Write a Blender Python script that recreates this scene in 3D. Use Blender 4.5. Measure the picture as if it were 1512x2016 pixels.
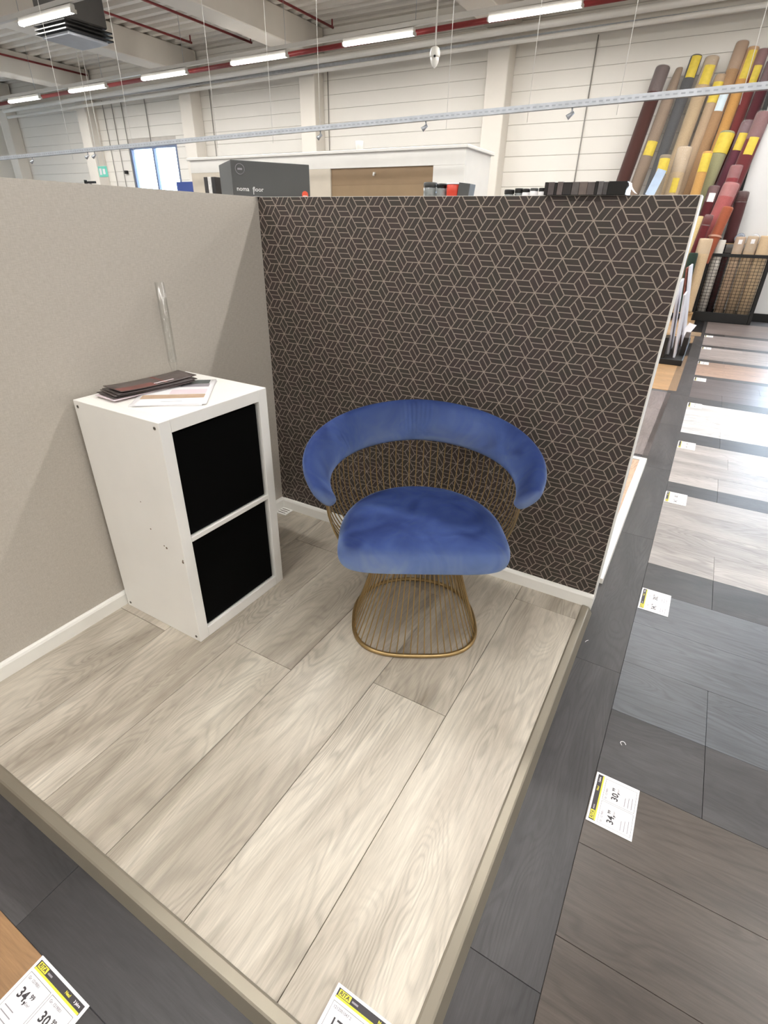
import bpy, bmesh, math, random
from mathutils import Vector, Matrix

# ------------------------------------------------------------------ reset
for o in list(bpy.data.objects):
    bpy.data.objects.remove(o, do_unlink=True)
scene = bpy.context.scene
COL = scene.collection
random.seed(7)

# ------------------------------------------------------------------ camera
F_PX = 1026.72
CAM = Vector((1.5786, -1.7473, 1.2434))
YAW, PITCH, ROLL = 0.51819, -0.50308, 0.02303


def cam_axes():
    cy, sy, cp, sp = math.cos(YAW), math.sin(YAW), math.cos(PITCH), math.sin(PITCH)
    fwd = Vector((-sy * cp, cy * cp, sp))
    right = Vector((cy, sy, 0))
    up = right.cross(fwd)
    r = right * math.cos(ROLL) + up * math.sin(ROLL)
    u = -right * math.sin(ROLL) + up * math.cos(ROLL)
    return r, u, fwd


C_R, C_U, C_F = cam_axes()
cam_data = bpy.data.cameras.new('camera')
cam = bpy.data.objects.new('camera', cam_data)
COL.objects.link(cam)
m3 = Matrix((C_R, C_U, -C_F)).transposed()
cam.matrix_world = Matrix.Translation(CAM) @ m3.to_4x4()
cam_data.sensor_fit = 'HORIZONTAL'
cam_data.sensor_width = 36.0
cam_data.lens = F_PX * 36.0 / 1512.0
cam_data.clip_start = 0.02
cam_data.clip_end = 200
scene.camera = cam

# ------------------------------------------------------------------ world (overcast daylight outside the hall)
world = bpy.data.worlds.new('world')
scene.world = world
world.use_nodes = True
bg = world.node_tree.nodes['Background']
bg.inputs[0].default_value = (0.66, 0.82, 1.0, 1)
bg.inputs[1].default_value = 19.0

# ------------------------------------------------------------------ exposure
vs = scene.view_settings
vs.view_transform = 'Standard'
vs.look = 'None'
vs.gamma = 1.0
vs.use_curve_mapping = False
vs.exposure = -0.50
LAMP_W = 60.0          # power of one ceiling module
LAMP_COL = (1.0, 0.976, 0.945)


# ------------------------------------------------------------------ survey helpers (world points worked out from sight lines)
def ray(x, y):
    return C_R * ((x - 756) / F_PX) + C_U * (-(y - 1008) / F_PX) + C_F


def on_y(x, y, Y):
    d = ray(x, y)
    return CAM + d * ((Y - CAM.y) / d.y)


def on_z(x, y, Z):
    d = ray(x, y)
    return CAM + d * ((Z - CAM.z) / d.z)


def on_lean(x, y, a, b):
    """plane leaning on the wall: Y = a + b * Z"""
    d = ray(x, y)
    t = (a + b * CAM.z - CAM.y) / (d.y - b * d.z)
    return CAM + d * t


def depth(P):
    return (P - CAM).dot(C_F)


# ------------------------------------------------------------------ materials
MATS = {}


def srgb(r, g, b):
    def f(c):
        c /= 255.0
        return c / 12.92 if c <= 0.04045 else ((c + 0.055) / 1.055) ** 2.4
    return (f(r), f(g), f(b), 1.0)


class NT:
    """tiny node-tree helper"""

    def __init__(self, name):
        self.m = bpy.data.materials.new(name)
        self.m.use_nodes = True
        self.t = self.m.node_tree
        self.b = self.t.nodes['Principled BSDF']

    def n(self, typ, **kw):
        nd = self.t.nodes.new(typ)
        for k, v in kw.items():
            setattr(nd, k, v)
        return nd

    def l(self, a, b):
        self.t.links.new(a, b)

    def math(self, op, a, b=None, c=None):
        nd = self.n('ShaderNodeMath', operation=op)
        for i, v in enumerate((a, b, c)):
            if v is None:
                continue
            if isinstance(v, (int, float)):
                nd.inputs[i].default_value = v
            else:
                self.l(v, nd.inputs[i])
        return nd.outputs[0]

    def mix(self, fac, a, b, blend='MIX'):
        nd = self.n('ShaderNodeMix', data_type='RGBA', blend_type=blend)
        for sock, v in ((nd.inputs[0], fac), (nd.inputs[6], a), (nd.inputs[7], b)):
            if isinstance(v, (int, float)):
                sock.default_value = v
            elif isinstance(v, tuple):
                sock.default_value = v
            else:
                self.l(v, sock)
        return nd.outputs[2]

    def coords(self, scale=(1, 1, 1), rnd=False):
        tc = self.n('ShaderNodeTexCoord')
        src = tc.outputs['Object']
        if rnd:
            oi = self.n('ShaderNodeObjectInfo')
            mul = self.n('ShaderNodeVectorMath', operation='SCALE')
            mul.inputs[0].default_value = (37.0, 91.0, 53.0)
            self.l(oi.outputs['Random'], mul.inputs['Scale'])
            add = self.n('ShaderNodeVectorMath', operation='ADD')
            self.l(src, add.inputs[0])
            self.l(mul.outputs[0], add.inputs[1])
            src = add.outputs[0]
        mp = self.n('ShaderNodeMapping')
        mp.inputs['Scale'].default_value = scale
        self.l(src, mp.inputs['Vector'])
        return mp.outputs[0]

    def noise(self, vec, scale, detail=3, rough=.5, dist=0.0):
        nd = self.n('ShaderNodeTexNoise')
        nd.inputs['Scale'].default_value = scale
        nd.inputs['Detail'].default_value = detail
        nd.inputs['Roughness'].default_value = rough
        nd.inputs['Distortion'].default_value = dist
        self.l(vec, nd.inputs['Vector'])
        return nd.outputs['Fac']

    def ramp(self, fac, stops):
        nd = self.n('ShaderNodeValToRGB')
        el = nd.color_ramp.elements
        while len(el) < len(stops):
            el.new(0.5)
        for e, (p, c) in zip(el, stops):
            e.position = p
            e.color = c
        self.l(fac, nd.inputs[0])
        return nd.outputs[0]

    def bump(self, h, strength=.2, dist=.002):
        nd = self.n('ShaderNodeBump')
        nd.inputs['Strength'].default_value = strength
        nd.inputs['Distance'].default_value = dist
        self.l(h, nd.inputs['Height'])
        self.l(nd.outputs[0], self.b.inputs['Normal'])

    def set(self, **kw):
        for k, v in kw.items():
            self.b.inputs[k.replace('_', ' ')].default_value = v


def mat_plain(name, col, rough=.5, metal=0.0, var=.06, vscale=6.0, bump=0.0, bscale=200.0, **kw):
    """flat paint / plastic / metal with a faint procedural unevenness"""
    if name in MATS:
        return MATS[name]
    k = NT(name)
    v = k.coords()
    f = k.noise(v, vscale, 3)
    c = tuple(col)
    d = tuple(x * (1 - var) for x in c[:3]) + (1,)
    e = tuple(min(1, x * (1 + var)) for x in c[:3]) + (1,)
    k.l(k.ramp(f, [(.3, d), (.7, e)]), k.b.inputs['Base Color'])
    k.set(Roughness=rough, Metallic=metal)
    if bump:
        k.bump(k.noise(v, bscale, 2), bump, .001)
    for kk, vv in kw.items():
        k.b.inputs[kk.replace('_', ' ')].default_value = vv
    MATS[name] = k.m
    return k.m


def mat_wood(name, light, dark, accent, rough=.45, contrast=1.0, var=.10, tone=1.0):
    """printed wood plank: grain runs along local Y, each object gets its own cut"""
    k = NT(name)
    v = k.coords((1, 1, 1), rnd=True)
    # soft clouds stretched along the board
    mp1 = k.n('ShaderNodeMapping'); mp1.inputs['Scale'].default_value = (5.2, 1.1, 1); k.l(v, mp1.inputs[0])
    cloud = k.noise(mp1.outputs[0], 1.0, 4, .55, .9)
    # cathedral rings and knots: contour lines of a slow field
    mp2 = k.n('ShaderNodeMapping'); mp2.inputs['Scale'].default_value = (6.5, 1.25, 1); k.l(v, mp2.inputs[0])
    field = k.noise(mp2.outputs[0], 1.0, 2.5, .5, .5)
    rings = k.math('SINE', k.math('MULTIPLY', field, 160.0))
    rings = k.math('MULTIPLY_ADD', rings, .5, .5)
    rings = k.math('POWER', rings, 2.2)
    amp = k.noise(mp1.outputs[0], 1.7, 2, .5)
    rings = k.math('MULTIPLY', rings, k.math('MULTIPLY_ADD', amp, 2.2, -.6))
    # fine pores
    mp3 = k.n('ShaderNodeMapping'); mp3.inputs['Scale'].default_value = (330, 16, 1); k.l(v, mp3.inputs[0])
    fine = k.noise(mp3.outputs[0], 1.0, 3, .65)
    mp4 = k.n('ShaderNodeMapping'); mp4.inputs['Scale'].default_value = (95, 5, 1); k.l(v, mp4.inputs[0])
    streak = k.noise(mp4.outputs[0], 1.0, 4, .6, .5)
    base = k.ramp(cloud, [(.30, dark), (.5, accent), (.66, light)])
    g = k.math('MULTIPLY_ADD', rings, -.24 * contrast, 1.0)
    g = k.math('MULTIPLY', g, k.math('MULTIPLY_ADD', fine, .50 * contrast, 1.0 - .25 * contrast))
    g = k.math('MULTIPLY', g, k.math('MULTIPLY_ADD', streak, .30 * contrast, 1.0 - .15 * contrast))
    oi = k.n('ShaderNodeObjectInfo')
    g = k.math('MULTIPLY', g, k.math('MULTIPLY_ADD', oi.outputs['Random'], var, (1.08 - var / 2) * tone))
    sc = k.n('ShaderNodeVectorMath', operation='SCALE')
    k.l(base, sc.inputs[0]); k.l(g, sc.inputs['Scale'])
    k.l(sc.outputs[0], k.b.inputs['Base Color'])
    k.set(Roughness=rough)
    k.bump(fine, .12, .001)
    return k.m


def mat_carpet(name, col):
    if name in MATS:
        return MATS[name]
    k = NT(name)
    v = k.coords()
    f = k.noise(v, 90, 3, .7)
    f2 = k.noise(v, 4, 2)
    c = col
    a = k.ramp(f, [(.3, tuple(x * .72 for x in c[:3]) + (1,)), (.7, tuple(min(1, x * 1.2) for x in c[:3]) + (1,))])
    k.l(k.mix(f2, a, tuple(x * .9 for x in c[:3]) + (1,)), k.b.inputs['Base Color'])
    k.set(Roughness=.95)
    k.b.inputs['Sheen Weight'].default_value = .2
    k.bump(f, .5, .004)
    MATS[name] = k.m
    return k.m


def mat_emit(name, col, strength):
    k = NT(name)
    k.b.inputs['Base Color'].default_value = (.9, .9, .9, 1)
    k.b.inputs['Emission Color'].default_value = col
    k.b.inputs['Emission Strength'].default_value = strength
    return k.m


def mat_wallpaper():
    """flat printed wallpaper: tumbling-block line drawing on dark taupe"""
    k = NT('geometric_wallpaper')
    tc = k.n('ShaderNodeTexCoord')
    sp = k.n('ShaderNodeSeparateXYZ'); k.l(tc.outputs['Object'], sp.inputs[0])
    # pattern space: x stretched, unit edge = 1
    PX, PZ = 0.06794 / 1.5, 0.0659 / math.sqrt(3)
    x = k.math('DIVIDE', k.math('SUBTRACT', sp.outputs[0], 1.307), PX)
    z = k.math('DIVIDE', k.math('SUBTRACT', sp.outputs[2], 1.2985), PZ)
    s3 = math.sqrt(3)

    def wrap(val, per, off):
        return k.math('SUBTRACT', k.math('WRAP', k.math('ADD', val, off), per / 2, -per / 2), 0.0)
    ax, az = wrap(x, 3.0, 0.0), wrap(z, s3, 0.0)
    bx, bz = wrap(x, 3.0, 1.5), wrap(z, s3, s3 / 2)
    da = k.math('ADD', k.math('MULTIPLY', ax, ax), k.math('MULTIPLY', az, az))
    db = k.math('ADD', k.math('MULTIPLY', bx, bx), k.math('MULTIPLY', bz, bz))
    sel = k.math('LESS_THAN', db, da)

    def pick(a, b):
        return k.math('ADD', a, k.math('MULTIPLY', sel, k.math('SUBTRACT', b, a)))
    ux, uz = pick(ax, bx), pick(az, bz)
    hx = k.math('MULTIPLY', ux, .8660254)
    hz = k.math('MULTIPLY', uz, .5)
    d0 = uz
    d60 = k.math('SUBTRACT', hx, hz)
    d120 = k.math('ADD', hx, hz)
    A = lambda v: k.math('ABSOLUTE', v)
    spoke = k.math('MINIMUM', k.math('MINIMUM', A(d0), A(d60)), A(d120))

    def mid(d):
        return k.math('ABSOLUTE', k.math('SUBTRACT', A(d), .4330127))
    tA = k.math('LESS_THAN', k.math('MULTIPLY', d0, d120), 0.0)
    tB = k.math('GREATER_THAN', k.math('MULTIPLY', d0, d60), 0.0)
    tC = k.math('LESS_THAN', k.math('MULTIPLY', d60, d120), 0.0)
    m = k.math('ADD', k.math('ADD', k.math('MULTIPLY', tA, mid(d0)), k.math('MULTIPLY', tB, mid(d60))),
               k.math('MULTIPLY', tC, mid(d120)))
    l1 = k.math('LESS_THAN', spoke, .034)
    l2 = k.math('LESS_THAN', m, .029)
    line = k.math('MAXIMUM', l1, l2)
    v = k.n('ShaderNodeMapping'); v.inputs['Scale'].default_value = (1, 1, 1)
    k.l(tc.outputs['Object'], v.inputs[0])
    patch = k.noise(v.outputs[0], 14, 2)
    fibre = k.n('ShaderNodeMapping'); fibre.inputs['Scale'].default_value = (60, 60, 900)
    k.l(tc.outputs['Object'], fibre.inputs[0])
    fib = k.noise(fibre.outputs[0], 1, 2)
    ground = k.ramp(patch, [(.4, srgb(62, 51, 48)), (.6, srgb(58, 52, 46))])
    gs = k.n('ShaderNodeVectorMath', operation='SCALE')
    k.l(ground, gs.inputs[0]); k.l(k.math('MULTIPLY_ADD', fib, .5, .75), gs.inputs['Scale'])
    k.l(k.mix(line, gs.outputs[0], srgb(152, 140, 128)), k.b.inputs['Base Color'])
    k.set(Roughness=.6)
    k.l(k.math('MULTIPLY_ADD', line, -.18, .6), k.b.inputs['Roughness'])
    return k.m


def mat_linen():
    k = NT('greige_linen_wallpaper')
    v = k.coords()
    a = k.n('ShaderNodeMapping'); a.inputs['Scale'].default_value = (400, 400, 60); k.l(v, a.inputs[0])
    b = k.n('ShaderNodeMapping'); b.inputs['Scale'].default_value = (60, 60, 400); k.l(v, b.inputs[0])
    f = k.math('ADD', k.noise(a.outputs[0], 1, 2), k.noise(b.outputs[0], 1, 2))
    k.l(k.ramp(f, [(.7, srgb(168, 160, 149)), (1.25, srgb(184, 177, 166))]), k.b.inputs['Base Color'])
    k.l(k.ramp(k.math('MULTIPLY', f, .5), [(.35, srgb(180, 173, 162)), (.65, srgb(195, 188, 178))]), k.b.inputs['Base Color'])
    k.set(Roughness=.75)
    k.bump(f, .10, .0005)
    return k.m


def mat_velvet():
    k = NT('blue_velvet')
    v = k.coords()
    f = k.noise(v, 9, 3, .6, .8)
    g = k.n('ShaderNodeMapping'); g.inputs['Scale'].default_value = (25, 25, 140); k.l(v, g.inputs[0])
    w = k.noise(g.outputs[0], 1, 3, .6)
    fine = k.noise(v, 420, 2)
    c = k.ramp(f, [(.35, srgb(34, 48, 94)), (.65, srgb(54, 72, 122))])
    s = k.n('ShaderNodeVectorMath', operation='SCALE')
    k.l(c, s.inputs[0]); k.l(k.math('MULTIPLY_ADD', w, .5, .75), s.inputs['Scale'])
    k.l(s.outputs[0], k.b.inputs['Base Color'])
    k.set(Roughness=.7)
    k.b.inputs['Specular IOR Level'].default_value = .1
    h = k.math('ADD', k.math('MULTIPLY', k.noise(v, 22, 3, .55, 1.2), .5), k.math('MULTIPLY', fine, .10))
    k.bump(h, .25, .006)
    # velvet pile: bright rim scattering of the nap
    sh = k.n('ShaderNodeBsdfSheen', distribution='ASHIKHMIN')
    nap = k.ramp(k.noise(v, 7, 3, .6, 1.0), [(.35, srgb(160, 186, 232)), (.65, srgb(204, 224, 252))])
    k.l(nap, sh.inputs['Color'])
    sh.inputs['Roughness'].default_value = .46
    # the pile is combed towards the front of the chair and down: lean the scattering normal along the cloth
    ge = k.n('ShaderNodeNewGeometry')
    comb = k.n('ShaderNodeVectorMath', operation='DOT_PRODUCT')
    cdir = (.507, -.862, -.6)
    comb.inputs[1].default_value = cdir
    k.l(ge.outputs['Normal'], comb.inputs[0])
    alongn = k.n('ShaderNodeVectorMath', operation='SCALE')
    k.l(ge.outputs['Normal'], alongn.inputs[0]); k.l(k.math('SUBTRACT', 1.0, comb.outputs['Value']), alongn.inputs['Scale'])
    lean = k.n('ShaderNodeVectorMath', operation='ADD'); lean.inputs[1].default_value = cdir
    k.l(alongn.outputs[0], lean.inputs[0])
    nn = k.n('ShaderNodeVectorMath', operation='NORMALIZE'); k.l(lean.outputs[0], nn.inputs[0])
    k.l(nn.outputs[0], sh.inputs['Normal'])
    ad = k.n('ShaderNodeAddShader')
    k.l(k.b.outputs[0], ad.inputs[0]); k.l(sh.outputs[0], ad.inputs[1])
    out = [n for n in k.t.nodes if n.type == 'OUTPUT_MATERIAL'][0]
    k.l(ad.outputs[0], out.inputs['Surface'])
    return k.m


def mat_glass(name, rough=0.0, col=(1, 1, 1, 1)):
    k = NT(name)
    k.b.inputs['Base Color'].default_value = col
    k.set(Roughness=rough, IOR=1.45)
    k.b.inputs['Transmission Weight'].default_value = 1.0
    return k.m


M = {}
M['wallpaper'] = mat_wallpaper()
M['linen'] = mat_linen()
M['velvet'] = mat_velvet()
M['plank'] = mat_wood('pale_grey_oak', srgb(199, 191, 177), srgb(141, 131, 118), srgb(178, 169, 155), .42, 1.15, .08)
M['aisle'] = mat_wood('charcoal_oak', srgb(68, 66, 67), srgb(41, 40, 41), srgb(55, 53, 54), .42, 1.35, .18)
M['white_lac'] = mat_plain('white_lacquer', srgb(243, 241, 236), .35, var=.02)
M['white_paint'] = mat_plain('white_paint', srgb(240, 238, 232), .45, var=.02)
M['profile'] = mat_plain('champagne_profile', srgb(146, 138, 124), .38, .55, var=.05)
M['brass'] = mat_plain('bronze_rod', srgb(174, 148, 104), .36, .9, var=.08, vscale=20)
M['black'] = mat_plain('matt_black', srgb(9, 8, 8), .55, var=.1)
M['insert'] = mat_plain('insert_black', srgb(3, 3, 3), .85, var=.1, Specular_IOR_Level=.08)
M['black_gloss'] = mat_plain('black_print', srgb(20, 18, 18), .3, var=.2, vscale=30)
M['steel'] = mat_plain('galvanised_steel', srgb(178, 182, 188), .38, .75, var=.10, vscale=15)
M['screw'] = mat_plain('screw_grey', srgb(118, 112, 104), .4, .6)
M['dark'] = mat_plain('dark_gap', srgb(60, 52, 46), .9)
M['panelgap'] = mat_plain('panel_joint', srgb(200, 194, 186), .7)
M['hallpanel'] = mat_plain('hall_panel_white', srgb(238, 234, 226), .5, var=.015, vscale=1.5)
M['concrete'] = mat_plain('painted_concrete', srgb(232, 226, 216), .7, var=.03, vscale=2, bump=.05, bscale=60)
M['deck'] = mat_plain('roof_deck', srgb(226, 220, 210), .55, var=.02)
M['red_pipe'] = mat_plain('red_pipe', srgb(134, 42, 42), .45, var=.05)
M['lamp_housing'] = mat_plain('lamp_housing', srgb(214, 211, 205), .45, var=.02)
M['diffuser'] = mat_emit('lit_diffuser', (1.0, .97, .92, 1), 22.0)
M['floorbase'] = mat_plain('floor_base', srgb(88, 88, 92), .5, var=.06)
M['paper'] = mat_plain('white_paper', srgb(240, 238, 240), .45, var=.01)
M['ink'] = mat_plain('dark_ink', srgb(58, 54, 58), .5, var=.02)
M['ink_grey'] = mat_plain('grey_ink', srgb(150, 146, 152), .5, var=.02)
M['yellow'] = mat_plain('yellow_ink', srgb(236, 226, 70), .5, var=.02)
M['tag_yellow'] = mat_plain('yellow_tag', srgb(206, 182, 64), .6, var=.08, vscale=25)
M['glass'] = mat_glass('clear_glass')


def mat_thin_glass():
    """thin clear glass wall: see-through with mirror-like rims"""
    k = NT('thin_clear_glass')
    lw = k.n('ShaderNodeLayerWeight'); lw.inputs['Blend'].default_value = .5
    fac = k.math('MULTIPLY_ADD', k.math('POWER', lw.outputs['Facing'], 3.0), .75, .05)
    tp_ = k.n('ShaderNodeBsdfTransparent'); tp_.inputs[0].default_value = (.985, .99, .988, 1)
    gl_ = k.n('ShaderNodeBsdfGlossy'); gl_.inputs['Roughness'].default_value = .04
    mx = k.n('ShaderNodeMixShader')
    k.l(fac, mx.inputs[0]); k.l(tp_.outputs[0], mx.inputs[1]); k.l(gl_.outputs[0], mx.inputs[2])
    out = [n for n in k.t.nodes if n.type == 'OUTPUT_MATERIAL'][0]
    k.l(mx.outputs[0], out.inputs['Surface'])
    return k.m


M['thin_glass'] = mat_thin_glass()
M['box_grey'] = mat_plain('box_anthracite', srgb(76, 77, 77), .5, var=.04, vscale=8)
M['brown_board'] = mat_plain('brown_board', srgb(150, 126, 98), .7, var=.04)
M['cream_board'] = mat_plain('cream_board', srgb(214, 204, 188), .7, var=.03)
M['green_glass'] = mat_plain('leaf_green', srgb(70, 130, 110), .7, var=.3, vscale=3)


def mat_wrap():
    k = NT('clear_wrap')
    k.b.inputs['Base Color'].default_value = (.92, .9, .9, 1)
    k.set(Roughness=.2, Alpha=.13)
    v = k.coords()
    k.bump(k.noise(v, 18, 2, .6, 1), .8, .02)
    return k.m


M['wrap'] = mat_wrap()

# ------------------------------------------------------------------ mesh helpers
OBJ = bpy.data.objects


def link(name, data, mat=None, parent=None, loc=(0, 0, 0), rz=0.0):
    o = OBJ.new(name, data)
    COL.objects.link(o)
    o.location = loc
    if rz:
        o.rotation_euler = (0, 0, rz)
    if mat is not None and data is not None and len(data.materials) == 0:
        data.materials.append(mat)
    if parent is not None:
        o.parent = parent
    return o


def tag(o, label, cat=None, group=None, kind=None):
    o['label'] = label
    if cat:
        o['category'] = cat
    if group:
        o['group'] = group
    if kind:
        o['kind'] = kind
    return o


def thing(name, loc, label, cat, group=None, rz=0.0, kind=None):
    o = link(name, None, None, None, loc, rz)
    return tag(o, label, cat, group, kind)


def copy_tree(o, parent=None):
    c = o.copy()
    COL.objects.link(c)
    c.parent = parent
    for ch in list(o.children):
        copy_tree(ch, c)
    return c


class MB:
    def __init__(self):
        self.v, self.f, self.s = [], [], []

    def add(self, vs_, fs, smooth=False):
        b = len(self.v)
        self.v += [tuple(p) for p in vs_]
        self.f += [tuple(i + b for i in q) for q in fs]
        self.s += [smooth] * len(fs)
        return self

    def box(self, x0, x1, y0, y1, z0, z1):
        vs_ = [(x, y, z) for z in (z0, z1) for y in (y0, y1) for x in (x0, x1)]
        return self.add(vs_, [(0, 2, 3, 1), (4, 5, 7, 6), (0, 1, 5, 4), (2, 6, 7, 3), (0, 4, 6, 2), (1, 3, 7, 5)])

    def tube(self, pts, r, n=6, closed=False, caps=True):
        pts = [Vector(p) for p in pts]
        N = len(pts)
        rs = r if isinstance(r, (list, tuple)) else [r] * N
        ring = []
        prev = None
        for i, p in enumerate(pts):
            if closed:
                t = (pts[(i + 1) % N] - pts[i - 1]).normalized()
            else:
                t = (pts[min(i + 1, N - 1)] - pts[max(i - 1, 0)]).normalized()
            if prev is None:
                a = Vector((0, 0, 1)) if abs(t.z) < .9 else Vector((1, 0, 0))
                u = t.cross(a).normalized()
            else:
                u = (prev - t * prev.dot(t)).normalized()
            prev = u
            w = t.cross(u)
            ring.append([p + (u * math.cos(2 * math.pi * k / n) + w * math.sin(2 * math.pi * k / n)) * rs[i] for k in range(n)])
        vs_ = [q for rg in ring for q in rg]
        fs = []
        M_ = N if closed else N - 1
        for i in range(M_):
            j = (i + 1) % N
            for k in range(n):
                fs.append((i * n + k, i * n + (k + 1) % n, j * n + (k + 1) % n, j * n + k))
        self.add(vs_, fs, True)
        if caps and not closed:
            b = len(self.v) - N * n
            self.f.append(tuple(b + k for k in range(n - 1, -1, -1))); self.s.append(False)
            self.f.append(tuple(b + (N - 1) * n + k for k in range(n))); self.s.append(False)
        return self

    def lathe(self, prof, n=24, cx=0.0, cy=0.0, smooth=True):
        """prof: list of (r, z) from bottom to top"""
        vs_, fs = [], []
        for r, z in prof:
            for k in range(n):
                a = 2 * math.pi * k / n
                vs_.append((cx + r * math.cos(a), cy + r * math.sin(a), z))
        for i in range(len(prof) - 1):
            for k in range(n):
                fs.append((i * n + k, i * n + (k + 1) % n, (i + 1) * n + (k + 1) % n, (i + 1) * n + k))
        return self.add(vs_, fs, smooth)

    def prism(self, poly, axis, a0, a1):
        """extrude a 2-D polygon; axis 'x': poly=(y,z); 'y': poly=(x,z); 'z': poly=(x,y)"""
        def P(q, a):
            return {'x': (a, q[0], q[1]), 'y': (q[0], a, q[1]), 'z': (q[0], q[1], a)}[axis]
        n = len(poly)
        vs_ = [P(q, a0) for q in poly] + [P(q, a1) for q in poly]
        fs = [tuple(range(n))[::-1], tuple(range(n, 2 * n))]
        fs += [(k, (k + 1) % n, n + (k + 1) % n, n + k) for k in range(n)]
        return self.add(vs_, fs)

    def mesh(self, name, bev=0.0, segs=1):
        me = bpy.data.meshes.new(name)
        me.from_pydata(self.v, [], self.f)
        bm = bmesh.new(); bm.from_mesh(me)
        for fc, s in zip(bm.faces, self.s):
            fc.smooth = s
        bmesh.ops.recalc_face_normals(bm, faces=bm.faces)
        if bev:
            bmesh.ops.bevel(bm, geom=list(bm.edges), offset=bev, segments=segs, affect='EDGES', profile=.6)
        bm.to_mesh(me); bm.free()
        me.update()
        return me

    def build(self, name, mat, parent=None, bev=0.0, loc=(0, 0, 0), rz=0.0, segs=1):
        me = self.mesh(name, bev, segs)
        return link(name, me, mat, parent, loc, rz)


BOXC = {}


def cbox(name, size, loc, mat, parent=None, bev=0.0, rz=0.0, base=False):
    """chamfered box centred on loc (or standing on loc when base); shared mesh for equal boxes"""
    key = (tuple(round(s, 5) for s in size), bev, mat.name, base)
    if key not in BOXC:
        a, b, c = (s / 2 for s in size)
        z0, z1 = (0, 2 * c) if base else (-c, c)
        me = MB().box(-a, a, -b, b, z0, z1).mesh(name, bev)
        me.materials.append(mat)
        BOXC[key] = me
    return link(name, BOXC[key], None, parent, loc, rz)


TXT = {}


def text(name, body, size, mat, parent, loc, rz=0.0, align='LEFT', extrude=0.0, upright=False, shear=0.0, bold=.025):
    cu = bpy.data.curves.new('tmp', 'FONT')
    cu.body = body
    cu.size = size
    cu.align_x = align
    cu.align_y = 'CENTER'
    cu.extrude = extrude
    cu.shear = shear
    cu.offset = size * bold
    cu.resolution_u = 2
    ob = OBJ.new('tmp', cu)
    COL.objects.link(ob)
    dg = bpy.context.evaluated_depsgraph_get()
    me = bpy.data.meshes.new_from_object(ob.evaluated_get(dg))
    OBJ.remove(ob)
    bpy.data.curves.remove(cu)
    me.materials.clear()
    me.materials.append(mat)
    o = link(name, me, None, parent, loc)
    o.rotation_euler = (math.pi / 2 if upright else 0, 0, rz)
    return o


# ================================================================== SETTING
ZF = -0.02      # level of the shop floor, platform top is 0
H = 1.327       # booth wall top
W = 1.493       # end of the booth back wall

# ---- shop floor with laid plank samples
fl = MB().box(-19, 9, -8, 9.95, ZF - .1, ZF - .006).build('floor', M['floorbase'])
tag(fl, 'shop floor laid with strips and fields of vinyl plank samples', 'floor', kind='structure')


def planks(parent, x0, x1, y0, y1, mat, along, width, joints, z=ZF, thick=.006, gap=.0008, bev=.0006, name='floor_plank', length=1.2, shift=.37):
    """fills a rectangle with planks; along = 'x' or 'y'. joints: list of row lists of cut positions, or None for a running bond"""
    a0, a1 = (y0, y1) if along == 'x' else (x0, x1)
    l0, l1 = (x0, x1) if along == 'x' else (y0, y1)
    n = max(1, round((a1 - a0) / width))
    w = (a1 - a0) / n
    for i in range(n):
        if joints is not None:
            cuts = joints[i % len(joints)]
        else:
            cuts = []
            c = l0 + ((i * shift) % 1.0) * length + .25
            while c < l1 - .12:
                cuts.append(c); c += length
        e = [l0] + [c for c in cuts if l0 + .02 < c < l1 - .02] + [l1]
        for a, b in zip(e[:-1], e[1:]):
            L = round(b - a - gap, 4)
            cc = a0 + (i + .5) * w
            if along == 'x':
                cbox(name, (round(w - gap, 4), L, thick), ((a + b) / 2, cc, z - thick / 2), mat, parent, bev, math.pi / 2)
            else:
                cbox(name, (round(w - gap, 4), L, thick), (cc, (a + b) / 2, z - thick / 2), mat, parent, bev)


def sample_wood(name, rgb, spread=.2, rough=.34, contrast=1.35):
    c = srgb(*rgb)
    li = tuple(min(1, x * (1 + spread)) for x in c[:3]) + (1,)
    da = tuple(x * (1 - spread) for x in c[:3]) + (1,)
    return mat_wood(name, li, da, c, rough, contrast, .14)


# aisle strip beside the booths, running towards the far wall
planks(fl, 1.46, 1.642, -3.2, 8.6, M['aisle'], 'y', .2, [[-2.2, -1.22, -.28, .69, 1.62, 2.56, 3.5, 4.44, 5.38, 6.3, 7.3]])
# strip in front of the platform
planks(fl, -1.2, 1.46, -1.662, -1.49, M['aisle'], 'x', .2, [[-.3, .692]])
fields = [  # y0, y1, colour
    (-1.75, -.684, (76, 68, 62), 'smoked_oak'),
    (-.445, .25, (80, 83, 88), 'slate_oak'),
    (.472, 1.29, (152, 147, 144), 'greige_oak'),
    (1.45, 2.20, (162, 156, 153), 'chalk_oak'),
    (2.43, 3.28, (204, 203, 204), 'white_oak'),
    (3.48, 4.30, (92, 84, 86), 'fumed_oak'),
    (4.42, 5.15, (160, 134, 118), 'rose_oak'),
    (5.30, 6.12, (160, 150, 146), 'silver_oak'),
    (6.28, 7.10, (146, 136, 133), 'mist_oak'),
    (7.30, 8.55, (120, 109, 105), 'driftwood_oak'),
]
SX0, SX1 = 1.642, 3.4
prev = None
for i, (a, b, c, nm) in enumerate(fields):
    planks(fl, SX0, SX1, a, b, sample_wood(nm, c, .34 if i == 0 else .22), 'x', .205, None, shift=.37 + .05 * i, length=1.22)
    if prev is not None:
        planks(fl, SX0, SX1, prev, a, M['aisle'], 'x', .25 if a - prev > .2 else .2, None, shift=.3 + .2 * i, length=.94)
    prev = b
planks(fl, -1.0, .80, -2.4, -1.662, sample_wood('honey_oak', (152, 118, 84), .2), 'x', .2, None, shift=.4)
planks(fl, .80, 1.46, -2.4, -1.662, M['aisle'], 'x', .2, None, shift=.4)
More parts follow.
